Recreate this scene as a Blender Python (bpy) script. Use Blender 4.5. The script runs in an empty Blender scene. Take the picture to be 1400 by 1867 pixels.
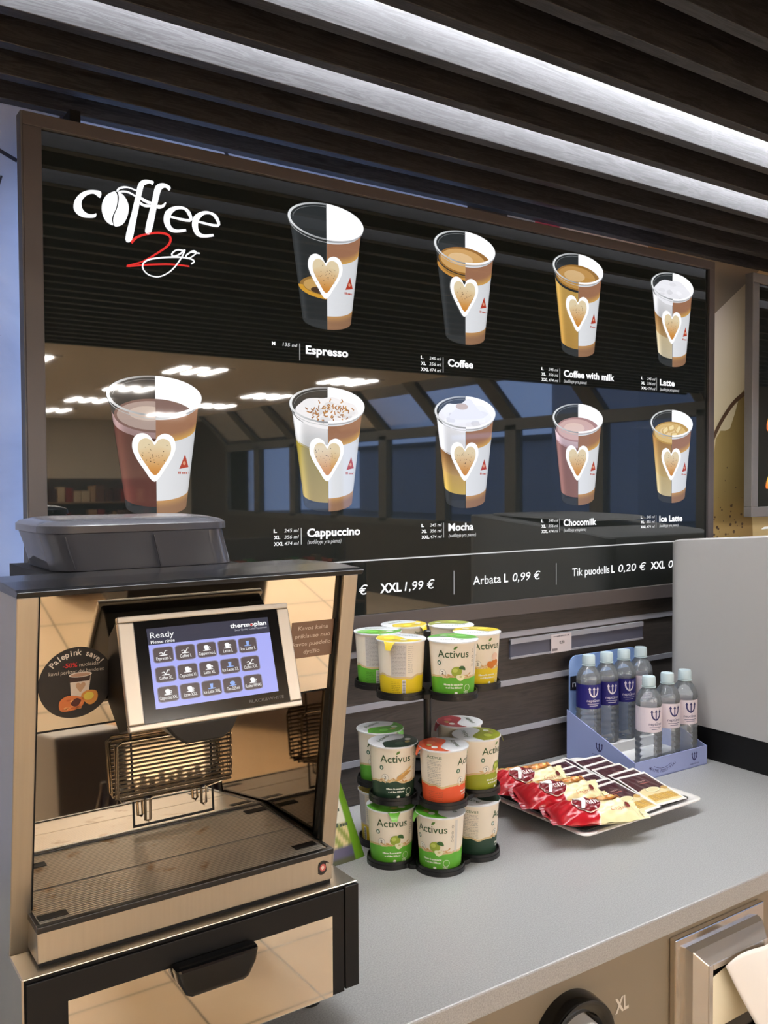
import bpy, bmesh, math, random
from mathutils import Vector, Matrix
random.seed(7)
sc = bpy.context.scene
COL = sc.collection
PI = math.pi
EYE = 1.65                      # camera height; scene coordinates below are measured from the eye level
def lin(c):
    c = c/255.0
    return c/12.92 if c <= 0.04045 else ((c+0.055)/1.055)**2.4
def C(r, g, b): return (lin(r), lin(g), lin(b), 1.0)

# ------------------------------------------------------------------ camera, light, exposure
cd = bpy.data.cameras.new('camera'); cam = bpy.data.objects.new('camera', cd); COL.objects.link(cam)
cd.sensor_fit = 'VERTICAL'; cd.sensor_height = 36.0; cd.lens = 36.0*1640/1867; cd.clip_start = 0.02; cd.clip_end = 200
right = Vector((0.8248, -0.5655, -0.0050)); up = Vector((0.0216, 0.0227, 0.9995)); fwd = Vector((0.5651, 0.8245, -0.0309))
cam.matrix_world = Matrix(((right.x, up.x, -fwd.x, 0), (right.y, up.y, -fwd.y, 0), (right.z, up.z, -fwd.z, EYE), (0, 0, 0, 1)))
sc.camera = cam
sc.view_settings.view_transform = 'Standard'; sc.view_settings.look = 'None'
sc.view_settings.exposure = 0.0; sc.view_settings.gamma = 1.0; sc.view_settings.use_curve_mapping = False
w = bpy.data.worlds.new('dusk_sky'); sc.world = w; w.use_nodes = True
wb = w.node_tree.nodes['Background']; wb.inputs[0].default_value = (0.30, 0.42, 0.75, 1); wb.inputs[1].default_value = 4.5
LAMP = 100.0                     # brightness of the shop's ceiling lamps
LED = 108.0                      # brightness of the light strips hidden between the ceiling slats
sc.cycles.max_bounces = 10; sc.cycles.transparent_max_bounces = 16
sc.cycles.sample_clamp_indirect = 6.0
sc.cycles.use_denoising = True

# ------------------------------------------------------------------ materials
MATS = {}
def mat(name, col=(0.5, 0.5, 0.5, 1), rough=0.5, metal=0.0, spec=0.5, coat=0.0, emit=None, es=1.0, sample=True):
    if name in MATS: return MATS[name]
    m = bpy.data.materials.new(name); m.use_nodes = True
    b = m.node_tree.nodes['Principled BSDF']
    b.inputs['Base Color'].default_value = col; b.inputs['Roughness'].default_value = rough
    b.inputs['Metallic'].default_value = metal; b.inputs['Specular IOR Level'].default_value = spec
    b.inputs['Coat Weight'].default_value = coat; b.inputs['Coat Roughness'].default_value = 0.05
    if emit: b.inputs['Emission Color'].default_value = emit; b.inputs['Emission Strength'].default_value = es
    if not sample: m.cycles.emission_sampling = 'NONE'
    MATS[name] = m; return m
def nd(m, t, **kw):
    n = m.node_tree.nodes.new(t)
    for k, v in kw.items(): setattr(n, k, v)
    return n
def lk(m, a, b): m.node_tree.links.new(a, b)
def bsdf(m): return m.node_tree.nodes['Principled BSDF']
def ramp(m, stops):
    r = nd(m, 'ShaderNodeValToRGB'); e = r.color_ramp.elements
    e[0].position, e[0].color = stops[0]; e[1].position, e[1].color = stops[-1]
    for p, c in stops[1:-1]:
        x = e.new(p); x.color = c
    return r
def noise_mat(name, stops, scale=(1, 1, 1), nscale=5, detail=6, rough=0.5, metal=0, bump=0.0, spec=0.5, dist=0.0, coord='Object', rr=None):
    m = mat(name, stops[0][1], rough, metal, spec)
    tc = nd(m, 'ShaderNodeTexCoord'); mp = nd(m, 'ShaderNodeMapping'); mp.inputs['Scale'].default_value = scale
    n = nd(m, 'ShaderNodeTexNoise'); n.inputs['Scale'].default_value = nscale; n.inputs['Detail'].default_value = detail
    n.inputs['Distortion'].default_value = dist
    lk(m, tc.outputs[coord], mp.inputs[0]); lk(m, mp.outputs[0], n.inputs['Vector'])
    r = ramp(m, stops); lk(m, n.outputs['Fac'], r.inputs[0]); lk(m, r.outputs[0], bsdf(m).inputs['Base Color'])
    if rr:
        q = nd(m, 'ShaderNodeMapRange'); q.inputs['To Min'].default_value, q.inputs['To Max'].default_value = rr
        lk(m, n.outputs['Fac'], q.inputs[0]); lk(m, q.outputs[0], bsdf(m).inputs['Roughness'])
    if bump:
        bp = nd(m, 'ShaderNodeBump'); bp.inputs['Strength'].default_value = bump; bp.inputs['Distance'].default_value = 0.002
        lk(m, n.outputs['Fac'], bp.inputs['Height']); lk(m, bp.outputs[0], bsdf(m).inputs['Normal'])
    return m
def attr_mat(name, rough=0.4, emit=0.0, coat=0.0, spec=0.5):
    m = mat(name, (0, 0, 0, 1), rough, 0, spec, coat)
    a = nd(m, 'ShaderNodeAttribute'); a.attribute_name = 'col'
    if emit:
        bsdf(m).inputs['Base Color'].default_value = (0.012, 0.012, 0.013, 1)
        lk(m, a.outputs['Color'], bsdf(m).inputs['Emission Color']); bsdf(m).inputs['Emission Strength'].default_value = emit
        m.cycles.emission_sampling = 'NONE'
    else: lk(m, a.outputs['Color'], bsdf(m).inputs['Base Color'])
    return m
PRINT = attr_mat('printed_paper', 0.45)
FOIL = attr_mat('printed_foil', 0.28, coat=0.3)
BACKLIT = attr_mat('backlit_print', 0.03, emit=1.0)
SCREEN = attr_mat('screen_picture', 0.15, emit=1.0)
BLACKGLASS = mat('black_glossy_panel', C(34, 38, 37), 0.02, spec=0.95)
BLACKGLASS_D = bsdf(BLACKGLASS)
FRAME = mat('brown_grey_metal', C(86, 78, 77), 0.42, 0.0)
FRAME2 = mat('grey_aluminium_frame', C(128, 124, 124), 0.4, 0.3)
BLACK = mat('black_plastic', C(20, 19, 19), 0.35)
BLACKM = mat('black_matt', C(13, 12, 12), 0.55, spec=0.3)
BLACKG = mat('black_gloss', C(14, 14, 15), 0.12)
MIRROR = noise_mat('polished_steel', [(0.3, C(248, 240, 224)), (0.7, C(251, 243, 228))], nscale=3.0, detail=1, rough=0.03, metal=1, bump=0.05)
STEEL = noise_mat('brushed_steel', [(0.25, C(186, 178, 164)), (0.75, C(196, 188, 174))], scale=(3, 3, 90), nscale=3, rough=0.34, metal=1)
STEELX = noise_mat('brushed_steel_side', [(0.25, C(186, 178, 164)), (0.75, C(194, 186, 172))], scale=(60, 3, 3), nscale=3, rough=0.34, metal=1)
CHROME = mat('chrome', C(225, 218, 208), 0.16, 1.0)
WIRE = mat('wire_steel', C(190, 175, 155), 0.22, 1.0)
ALU = mat('anodised_aluminium', C(158, 158, 166), 0.45, 0.15)
WHITEP = mat('white_plastic', C(178, 176, 174), 0.4)
WHITEC = mat('white_card', C(225, 224, 222), 0.6)
WHITEM = mat('white_melamine', C(226, 222, 216), 0.22)
CARD = mat('pale_lilac_card', C(150, 162, 208), 0.55)
NAPKIN = mat('white_napkin', C(244, 236, 226), 0.8)
LEDM = mat('led_diffuser', (0, 0, 0, 1), 0.5, emit=(0.95, 0.97, 1.0, 1), es=LED)
LAMPM = mat('lamp_diffuser', (0.8, 0.8, 0.8, 1), 0.5, emit=(1.0, 0.95, 0.89, 1), es=LAMP)
BEAM = noise_mat('dark_slat_wood', [(0.30, C(20, 20, 23)), (0.44, C(40, 39, 43)), (0.52, C(57, 56, 60)), (0.58, C(34, 34, 38)), (0.72, C(53, 52, 56))], scale=(1.5, 22, 22), nscale=4, detail=10, rough=0.5, bump=0.15, dist=1.6)
DARKC = mat('dark_ceiling', C(30, 27, 26), 0.8)
SLAT = noise_mat('dark_oak_slatwall', [(0.28, C(44, 38, 35)), (0.45, C(64, 57, 52)), (0.58, C(52, 46, 42)), (0.75, C(78, 70, 64))], scale=(1.3, 6, 16), nscale=3, detail=9, rough=0.5, bump=0.15, dist=1.6)
PLASTER = noise_mat('blue_grey_plaster', [(0.25, C(158, 172, 212)), (0.45, C(194, 206, 242)), (0.6, C(208, 218, 250)), (0.78, C(172, 186, 226))], scale=(1, 1, 1), nscale=3.2, detail=5, rough=0.7, dist=0.8)
WALLW = mat('warm_white_wall', C(190, 178, 160), 0.8)
CEIL = mat('shop_ceiling', C(226, 214, 196), 0.8)
DARKW = mat('dark_shop_fitting', C(52, 42, 37), 0.6)
CAB = mat('taupe_cabinet_front', C(128, 116, 98), 0.38)
def counter_mat():
    m = mat('speckled_grey_laminate', C(176, 176, 174), 0.32)
    tc = nd(m, 'ShaderNodeTexCoord'); v = nd(m, 'ShaderNodeTexNoise'); v.inputs['Scale'].default_value = 420; v.inputs['Detail'].default_value = 2
    lk(m, tc.outputs['Object'], v.inputs['Vector'])
    r = ramp(m, [(0.3, C(148, 148, 146)), (0.5, C(164, 164, 163)), (0.72, C(178, 178, 177))])
    lk(m, v.outputs['Fac'], r.inputs[0]); lk(m, r.outputs[0], bsdf(m).inputs['Base Color']); return m
COUNTER = counter_mat()
def tile_mat():
    m = mat('beige_floor_tile', C(214, 178, 134), 0.3)
    tc = nd(m, 'ShaderNodeTexCoord'); b = nd(m, 'ShaderNodeTexBrick'); b.offset = 0.0; b.squash = 1.0
    b.inputs['Scale'].default_value = 1.0; b.inputs['Mortar Size'].default_value = 0.0035; b.inputs['Mortar Smooth'].default_value = 0.1
    b.inputs['Brick Width'].default_value = 0.36; b.inputs['Row Height'].default_value = 0.36
    b.inputs['Color1'].default_value = C(232, 208, 174); b.inputs['Color2'].default_value = C(227, 202, 166); b.inputs['Mortar'].default_value = C(92, 74, 56)
    n = nd(m, 'ShaderNodeTexNoise'); n.inputs['Scale'].default_value = 6; n.inputs['Detail'].default_value = 6
    mx = nd(m, 'ShaderNodeMix', data_type='RGBA', blend_type='MULTIPLY'); mx.inputs[0].default_value = 0.5
    r = ramp(m, [(0.3, (0.9, 0.88, 0.86, 1)), (0.7, (1, 1, 1, 1))])
    lk(m, tc.outputs['Object'], b.inputs['Vector']); lk(m, tc.outputs['Object'], n.inputs['Vector']); lk(m, n.outputs['Fac'], r.inputs[0])
    lk(m, b.outputs['Color'], mx.inputs[6]); lk(m, r.outputs[0], mx.inputs[7]); lk(m, mx.outputs[2], bsdf(m).inputs['Base Color']); return m
TILE = tile_mat()
def grate_mat():
    m = mat('grooved_steel', C(226, 218, 204), 0.30, 0.6)
    tc = nd(m, 'ShaderNodeTexCoord'); wv = nd(m, 'ShaderNodeTexWave'); wv.wave_type = 'BANDS'; wv.bands_direction = 'Y'
    wv.inputs['Scale'].default_value = 62; wv.inputs['Distortion'].default_value = 0
    lk(m, tc.outputs['Object'], wv.inputs['Vector'])
    n = nd(m, 'ShaderNodeTexNoise'); n.inputs['Scale'].default_value = 26; n.inputs['Detail'].default_value = 8; n.inputs['Distortion'].default_value = 0.3
    lk(m, tc.outputs['Object'], n.inputs['Vector'])
    r = ramp(m, [(0.60, C(236, 228, 214)), (0.68, C(190, 160, 120)), (0.78, C(96, 74, 48))]); lk(m, n.outputs['Fac'], r.inputs[0])
    mx = nd(m, 'ShaderNodeMix', data_type='RGBA', blend_type='MULTIPLY'); mx.inputs[0].default_value = 1.0
    r2 = ramp(m, [(0.1, (0.5, 0.49, 0.47, 1)), (0.5, (1, 1, 1, 1))]); lk(m, wv.outputs['Fac'], r2.inputs[0])
    lk(m, r.outputs[0], mx.inputs[6]); lk(m, r2.outputs[0], mx.inputs[7]); lk(m, mx.outputs[2], bsdf(m).inputs['Base Color'])
    bp = nd(m, 'ShaderNodeBump'); bp.inputs['Strength'].default_value = 0.25; bp.inputs['Distance'].default_value = 0.001
    lk(m, wv.outputs['Fac'], bp.inputs['Height']); lk(m, bp.outputs[0], bsdf(m).inputs['Normal']); return m
GRATE = grate_mat()
def clear_mat(name, tint, body, fac, gloss=0.16, rough=0.05):
    """thin clear plastic: see-through with a little body colour and a sharp gloss"""
    m = bpy.data.materials.new(name); m.use_nodes = True; nt = m.node_tree; nt.nodes.clear()
    o = nt.nodes.new('ShaderNodeOutputMaterial'); t = nt.nodes.new('ShaderNodeBsdfTransparent'); t.inputs[0].default_value = tint
    d0 = nt.nodes.new('ShaderNodeBsdfDiffuse'); d0.inputs[0].default_value = body; tl = nt.nodes.new('ShaderNodeBsdfTranslucent'); tl.inputs[0].default_value = body
    d = nt.nodes.new('ShaderNodeMixShader'); d.inputs[0].default_value = 0.15; nt.links.new(d0.outputs[0], d.inputs[1]); nt.links.new(tl.outputs[0], d.inputs[2])
    g = nt.nodes.new('ShaderNodeBsdfGlossy'); g.inputs['Roughness'].default_value = rough
    a = nt.nodes.new('ShaderNodeMixShader'); a.inputs[0].default_value = fac
    f = nt.nodes.new('ShaderNodeLayerWeight'); f.inputs[0].default_value = gloss
    b = nt.nodes.new('ShaderNodeMixShader')
    nt.links.new(t.outputs[0], a.inputs[1]); nt.links.new(d.outputs[0], a.inputs[2])
    nt.links.new(f.outputs['Fresnel'], b.inputs[0]); nt.links.new(a.outputs[0], b.inputs[1]); nt.links.new(g.outputs[0], b.inputs[2])
    nt.links.new(b.outputs[0], o.inputs[0]); MATS[name] = m; return m
PET = clear_mat('clear_bottle_plastic', (0.96, 0.985, 1.0, 1), C(236, 244, 252), 0.20, 0.36)
SMOKE = clear_mat('smoked_plastic', (0.25, 0.25, 0.27, 1), C(118, 118, 126), 0.66, 0.46, 0.05)
PANE = clear_mat('window_glass', (0.9, 0.94, 0.96, 1), (0, 0, 0, 1), 0.0, 0.1, 0.0)
BEANS = noise_mat('roasted_beans', [(0.35, C(34, 22, 16)), (0.65, C(74, 50, 36))], nscale=60, detail=3, rough=0.4, bump=1.0)
MATT = noise_mat('dark_woven_mat', [(0.4, C(26, 28, 24)), (0.6, C(62, 64, 56))], nscale=140, detail=2, rough=0.8, bump=0.6)

# ------------------------------------------------------------------ mesh helpers
class MB:
    """collects faces; scene coordinates (z from eye level) unless raw=True; build() links ONE mesh object"""
    def __init__(s, root=None, raw=False):
        s.v, s.f, s.m, s.c = [], [], [], []
        s.off = Vector((0, 0, 0)) if raw else Vector((0, 0, EYE)) - (root.location if root else Vector((0, 0, 0)))
        s.xf = None
    def add(s, vs, fs, m=0, c=(1, 1, 1, 1), cs=None):
        b = len(s.v)
        for p in vs:
            p = Vector(p)
            if s.xf: p = s.xf @ p
            s.v.append(p + s.off)
        for f in fs:
            s.f.append([b+i for i in f]); s.m.append(m)
            s.c.append([cs[i] for i in f] if cs else [c]*len(f))
    def box(s, x0, x1, y0, y1, z0, z1, m=0, c=(1, 1, 1, 1)):
        vs = [(x, y, z) for z in (z0, z1) for y in (y0, y1) for x in (x0, x1)]
        s.add(vs, [(0, 2, 3, 1), (4, 5, 7, 6), (0, 1, 5, 4), (2, 6, 7, 3), (0, 4, 6, 2), (1, 3, 7, 5)], m, c)
    def prism(s, pts, a, b, axis='x', m=0, c=(1, 1, 1, 1)):
        n = len(pts)
        def P(t, q): return {'x': (t, q[0], q[1]), 'y': (q[0], t, q[1]), 'z': (q[0], q[1], t)}[axis]
        vs = [P(a, q) for q in pts]+[P(b, q) for q in pts]
        fs = [tuple(range(n))[::-1], tuple(range(n, 2*n))]+[(i, (i+1) % n, n+(i+1) % n, n+i) for i in range(n)]
        s.add(vs, fs, m, c)
    def lathe(s, prof, seg=32, cx=0, cy=0, cz=0, m=0, c=(1, 1, 1, 1), axis='z', cap=True):
        """prof: (r, h); c may be a list, one colour for each band"""
        vs, fs = [], []
        for r, h in prof:
            for i in range(seg):
                a = 2*PI*i/seg
                q = (r*math.cos(a), r*math.sin(a), h)
                if axis == 'y': q = (q[0], h, q[1])
                vs.append((cx+q[0], cy+q[1], cz+q[2]))
        for k in range(len(prof)-1):
            fs = [(k*seg+i, k*seg+(i+1) % seg, (k+1)*seg+(i+1) % seg, (k+1)*seg+i) for i in range(seg)]
            s.add_shared(vs, fs, m, c[k] if isinstance(c, list) else c, first=(k == 0))
        cc = c if not isinstance(c, list) else None
        if cap:
            if prof[0][0] > 1e-6: s.add_shared(vs, [tuple(range(seg))[::-1]], m, cc or c[0], first=False)
            if prof[-1][0] > 1e-6: s.add_shared(vs, [tuple(range((len(prof)-1)*seg, len(prof)*seg))], m, cc or c[-1], first=False)
    def add_shared(s, vs, fs, m, c, first):
        if first: s._b = len(s.v); s.add(vs, [], m)
        for f in fs: s.f.append([s._b+i for i in f]); s.m.append(m); s.c.append([c]*len(f))
    def tube(s, path, r, seg=8, m=0, c=(1, 1, 1, 1), closed=False):
        path = [Vector(p) for p in path]; n = len(path); vs, fs = [], []
        for i, p in enumerate(path):
            a = path[(i-1) % n] if (i or closed) else p; b = path[(i+1) % n] if (i < n-1 or closed) else p
            t = (b-a).normalized(); h = Vector((0, 0, 1)) if abs(t.z) < 0.9 else Vector((0, 1, 0))
            u = t.cross(h).normalized(); v = t.cross(u)
            for k in range(seg):
                an = 2*PI*k/seg; vs.append(p + u*(r*math.cos(an)) + v*(r*math.sin(an)))
        for i in range(n if closed else n-1):
            j = (i+1) % n
            for k in range(seg): fs.append((i*seg+k, i*seg+(k+1) % seg, j*seg+(k+1) % seg, j*seg+k))
        if not closed: fs += [tuple(range(seg))[::-1], tuple(range((n-1)*seg, n*seg))]
        s.add(vs, fs, m, c)
    def grid(s, fn, nu, nv, m=0, cf=None, c=(1, 1, 1, 1), closed_u=False):
        vs, cs, fs = [], [], []
        for j in range(nv+1):
            for i in range(nu+(0 if closed_u else 1)):
                u, v = i/nu, j/nv; vs.append(fn(u, v)); cs.append(cf(u, v) if cf else c)
        W = nu if closed_u else nu+1
        for j in range(nv):
            for i in range(nu):
                i2 = (i+1) % W; fs.append((j*W+i, j*W+i2, (j+1)*W+i2, (j+1)*W+i))
        s.add(vs, fs, m, cs=cs)
    def flat(s, tri, fn, m=0, c=(1, 1, 1, 1), cf=None):
        """tri = (points2d, faces); fn maps a 2-D point into space"""
        ps, fs = tri
        s.add([fn(x, y) for x, y in ps], fs, m, c, [cf(x, y) for x, y in ps] if cf else None)
    def build(s, name, mats, parent=None, smooth=None, bevel=None, seg=2):
        me = bpy.data.meshes.new(name); me.from_pydata([tuple(p) for p in s.v], [], s.f)
        for m in (mats if isinstance(mats, (list, tuple)) else [mats]): me.materials.append(m)
        me.polygons.foreach_set('material_index', s.m)
        ca = me.color_attributes.new('col', 'FLOAT_COLOR', 'CORNER')
        ca.data.foreach_set('color', [x for f in s.c for q in f for x in q])
        if smooth is not None:
            me.polygons.foreach_set('use_smooth', [True]*len(me.polygons)); me.set_sharp_from_angle(angle=math.radians(smooth))
        me.update()
        o = bpy.data.objects.new(name, me); COL.objects.link(o)
        if parent: o.parent = parent
        if bevel:
            b = o.modifiers.new('bevel', 'BEVEL'); b.width = bevel; b.segments = seg; b.limit_method = 'ANGLE'; b.angle_limit = math.radians(40)
        return o
def thing(name, label, cat, loc=(0, 0, 0), group=None, rz=0.0):
    """an empty at the thing's base; loc is in scene coordinates"""
    o = bpy.data.objects.new(name, None); COL.objects.link(o); o.empty_display_size = 0.05
    o.location = Vector(loc) + Vector((0, 0, EYE)); o.rotation_euler = (0, 0, rz)
    return tag(o, label, cat, group)
def tag(o, label, cat, group=None):
    o['label'] = label; o['category'] = cat
    if group: o['group'] = group
    return o
def struct(o): o['kind'] = 'structure'; return o
def copy_tree(o, parent=None):
    c = o.copy(); COL.objects.link(c)
    if parent: c.parent = parent
    for ch in list(o.children): copy_tree(ch, c)
    return c
def put(o, loc, rz=0.0, label=None, group=None, rx=0.0, ry=0.0):
    o.location = Vector(loc) + Vector((0, 0, EYE)); o.rotation_euler = (rx, ry, rz)
    if label: o['label'] = label
    if group: o['group'] = group
    return o
# ---- 2-D shapes
def poly(pts):
    bm = bmesh.new(); f = bm.faces.new([bm.verts.new((x, y, 0)) for x, y in pts]); f.normal_update()
    bmesh.ops.triangulate(bm, faces=[f]); bm.verts.index_update()
    r = ([(v.co.x, v.co.y) for v in bm.verts], [[v.index for v in f.verts] for f in bm.faces]); bm.free(); return r
def smoothpts(P, n=4, closed=False):
    out = []; N = len(P); R = range(N if closed else N-1)
    for i in R:
        p0 = P[(i-1) % N] if (closed or i) else P[i]; p1 = P[i]; p2 = P[(i+1) % N]; p3 = P[(i+2) % N] if (closed or i+2 < N) else p2
        for k in range(n):
            t = k/n
            out.append(tuple(0.5*((2*p1[d])+(-p0[d]+p2[d])*t+(2*p0[d]-5*p1[d]+4*p2[d]-p3[d])*t*t+(-p0[d]+3*p1[d]-3*p2[d]+p3[d])*t**3) for d in range(2)))
    if not closed: out.append(P[-1])
    return out
def ribbon(P, w, n=4):
    """stroke along P with width(s) w"""
    Q = smoothpts(P, n); N = len(Q)
    if not isinstance(w, (list, tuple)): w = [w, w]
    L, R = [], []
    for i, p in enumerate(Q):
        a = Q[max(0, i-1)]; b = Q[min(N-1, i+1)]; dx, dy = b[0]-a[0], b[1]-a[1]; l = math.hypot(dx, dy) or 1
        t = i/(N-1)*(len(w)-1); k = min(int(t), len(w)-2); ww = (w[k]*(1-(t-k))+w[k+1]*(t-k))/2
        L.append((p[0]-dy/l*ww, p[1]+dx/l*ww)); R.append((p[0]+dy/l*ww, p[1]-dx/l*ww))
    return (L+R, [(i, i+1, N+i+1, N+i) for i in range(N-1)])
def ell(cx, cy, a, b, n=40, a0=0.0, a1=2*PI):
    full = abs(a1-a0-2*PI) < 1e-6; k = n if full else n+1
    return [(cx+a*math.cos(a0+(a1-a0)*i/n), cy+b*math.sin(a0+(a1-a0)*i/n)) for i in range(k)]
def ring2(cx, cy, a, b, w, h, n=48, a0=0.0, a1=2*PI):
    o = [(cx+a*math.cos(a0+(a1-a0)*i/n), cy+b*math.sin(a0+(a1-a0)*i/n)) for i in range(n+1)]
    q = [(cx+(a-w)*math.cos(a0+(a1-a0)*i/n), cy+(b-h)*math.sin(a0+(a1-a0)*i/n)) for i in range(n+1)]
    return (o+q, [(i, i+1, n+2+i, n+1+i) for i in range(n)])
def rect(x0, y0, x1, y1): return ([(x0, y0), (x1, y0), (x1, y1), (x0, y1)], [(0, 1, 2, 3)])
def rrect(x0, y0, x1, y1, r, n=4):
    p = []
    for cx, cy, a in ((x1-r, y1-r, 0), (x0+r, y1-r, PI/2), (x0+r, y0+r, PI), (x1-r, y0+r, 1.5*PI)):
        p += [(cx+r*math.cos(a+PI/2*k/n), cy+r*math.sin(a+PI/2*k/n)) for k in range(n+1)]
    return poly(p)
_TXT = {}
def rawtext(s, bold):
    if (s, bold) in _TXT: return _TXT[(s, bold)]
    cu = bpy.data.curves.new('lettering', 'FONT'); cu.body = s; cu.size = 1.0; cu.offset = bold; cu.resolution_u = 3; cu.fill_mode = 'FRONT'
    o = bpy.data.objects.new('lettering', cu); COL.objects.link(o)
    dg = bpy.context.evaluated_depsgraph_get(); me = o.evaluated_get(dg).to_mesh()
    r = ([(v.co.x, v.co.y) for v in me.vertices], [tuple(p.vertices) for p in me.polygons])
    o.evaluated_get(dg).to_mesh_clear(); bpy.data.objects.remove(o); bpy.data.curves.remove(cu)
    _TXT[(s, bold)] = r; return r
def text(s, x, y, h, w=None, bold=0.0, slant=0.0, align='l', rot=0.0):
    """letters with capital height h, squeezed to width w, baseline at y"""
    ps, fs = rawtext(s, bold)
    if not ps: return ([], [])
    x0 = min(p[0] for p in ps); x1 = max(p[0] for p in ps); k = h/0.73
    kx = (w/(x1-x0)) if w else k
    W = kx*(x1-x0); ox = x - (W/2 if align == 'c' else W if align == 'r' else 0)
    q = [((p[0]-x0)*kx + slant*p[1]*k, p[1]*k) for p in ps]
    if rot:
        cr, sr = math.cos(rot), math.sin(rot); q = [(a*cr-b*sr, a*sr+b*cr) for a, b in q]
    return ([(ox+a, y+b) for a, b in q], fs)
def merge(*ts):
    P, F = [], []
    for p, f in ts:
        b = len(P); P += list(p); F += [tuple(b+i for i in q) for q in f]
    return (P, F)
def moved(t, dx=0, dy=0, sx=1, sy=None, rot=0):
    sy = sx if sy is None else sy; c, s = math.cos(rot), math.sin(rot)
    return ([(dx+(x*sx*c-y*sy*s), dy+(x*sx*s+y*sy*c)) for x, y in t[0]], t[1])
def chop(t, step):
    """cut a flat shape into narrow upright strips so that it can be wrapped round a cup"""
    ps, fs = t
    if not ps: return t
    bm = bmesh.new(); vs = [bm.verts.new((x, y, 0)) for x, y in ps]
    for f in fs:
        try: bm.faces.new([vs[i] for i in f])
        except ValueError: pass
    x0 = min(p[0] for p in ps); x1 = max(p[0] for p in ps); x = math.floor(x0/step)*step+step
    while x < x1:
        bmesh.ops.bisect_plane(bm, geom=bm.verts[:]+bm.edges[:]+bm.faces[:], plane_co=(x, 0, 0), plane_no=(1, 0, 0)); x += step
    bm.verts.index_update()
    r = ([(v.co.x, v.co.y) for v in bm.verts], [[v.index for v in f.verts] for f in bm.faces]); bm.free(); return r
def scribble(x, y, h, w, align='l', seed=1):
    """a line of small print too fine to read"""
    r = random.Random(seed); q = []; a = 0.0; x0 = x-(w/2 if align == 'c' else w if align == 'r' else 0)
    while a < w*0.98:
        l = min(r.uniform(0.35, 0.75)*h, w-a); q.append(rect(x0+a, y, x0+a+l, y+h*r.choice((0.7, 0.7, 1.0)))); a += l+h*r.choice((0.16, 0.16, 0.16, 0.5))
    return merge(*q)
HEART = [(0, 0.30), (0.10, 0.42), (0.26, 0.47), (0.42, 0.40), (0.48, 0.22), (0.42, 0.02), (0.24, -0.24), (0, -0.50), (-0.24, -0.24), (-0.42, 0.02), (-0.48, 0.22), (-0.42, 0.40), (-0.26, 0.47), (-0.10, 0.42)]
def trident(w=1.0):
    a = ribbon([(-0.44, 0.42), (-0.42, 0.02), (-0.25, -0.28), (0, -0.42), (0.25, -0.28), (0.42, 0.02), (0.44, 0.42)], 0.15)
    b = ribbon([(0, -0.42), (0, 0.0), (0, 0.42)], 0.13)
    heads = [poly([(x-0.17, 0.30), (x, 0.60), (x+0.17, 0.30), (x, 0.36)]) for x in (-0.44, 0, 0.44)]
    return moved(merge(a, b, *heads), 0, 0, w)
# ------------------------------------------------------------------ the room
m = MB(); m.box(-4, 8, -15, 2, -1.75, -1.65); struct(m.build('floor', TILE))
m = MB(); m.box(-4, 8, -15, -1.52, 1.35, 1.45); m.box(-4, 8, -1.56, -1.50, 0.88, 1.35); struct(m.build('ceiling', CEIL))
m = MB(); m.box(-4, 8, -1.5, 2.0, 0.90, 0.95); struct(m.build('ceiling_soffit', DARKC))
WB = 1.900; KW = WB/1.93
m = MB(); m.box(-4, 1.606*KW, WB, 2.03, -1.65, 0.90)
o = struct(m.build('wall_back', PLASTER))
m = MB()                                        # cracks and joints of the plaster-look wallpaper
for P, wd in (([(0.30, 0.72), (0.385, 0.675), (0.43, 0.655)], 0.008), ([(0.40, 0.62), (0.36, 0.45), (0.39, 0.30)], 0.004), ([(0.52, 0.9), (0.522, 0.6)], 0.012), ([(0.545, 0.9), (0.547, 0.6)], 0.004), ([(0.86, 0.80), (0.90, 0.745), (0.94, 0.70)], 0.008)):
    m.flat(ribbon(P, wd), lambda x, y: (x*KW, WB-0.0015, y*KW), 0, C(52, 54, 72))
o2 = m.build('crack', PRINT, o); o2['label'] = 'dark cracks in the blue plaster'
m = MB(); m.box(1.606*KW, 1.7535*KW, WB, 2.03, -1.65, 0.90); struct(m.build('wall_pier', DARKW))
MUR = attr_mat('photo_mural_paper', 0.55)
m = MB(); m.box(1.7535*KW, 5.5, WB, 2.03, -1.65, 0.90, 0, C(150, 134, 116))
fm = lambda k: (lambda x, y: (x*KW, WB-0.0008*k, y*KW))
def murc(x, y):
    t = max(0, min(1, (x-2.66)/0.25)); g = max(0, min(1, (0.62-y)/0.7)); a = (240-12*g, 230-16*g, 226-70*g); b = (222-20*g, 194-10*g, 150-14*g)
    return C(*[a[i]*(1-t)+b[i]*t for i in range(3)])
def gridshape(x0, x1, y0f, y1f, nx, ny):
    P = [(x0+(x1-x0)*i/nx, y0f(x0+(x1-x0)*i/nx)*(1-j/ny)+y1f(x0+(x1-x0)*i/nx)*j/ny) for j in range(ny+1) for i in range(nx+1)]
    return (P, [(j*(nx+1)+i, j*(nx+1)+i+1, (j+1)*(nx+1)+i+1, (j+1)*(nx+1)+i) for j in range(ny) for i in range(nx)])
m.flat(gridshape(2.45, 5.4, lambda x: -0.9, lambda x: 0.576+(x-2.70)*0.70, 30, 16), fm(1), 0, cf=murc)
m.flat(rect(2.35, 0.78, 2.7, 0.89), fm(1), 0, C(120, 98, 74))
for x0, x1, c in ((1.7535, 1.86, (176, 164, 158)), (1.86, 1.96, (168, 62, 74)), (1.96, 2.36, (196, 168, 150)), (2.36, 2.45, (150, 110, 72))):
    m.flat(rect(x0, 0.55, x1, 0.88), fm(1), 0, C(*c))
m.flat(ribbon([(2.60, -0.05), (2.697, 0.142), (2.79, 0.255), (2.88, 0.315), (3.0, 0.35)], 0.016), fm(2), 0, C(92, 66, 44))
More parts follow.
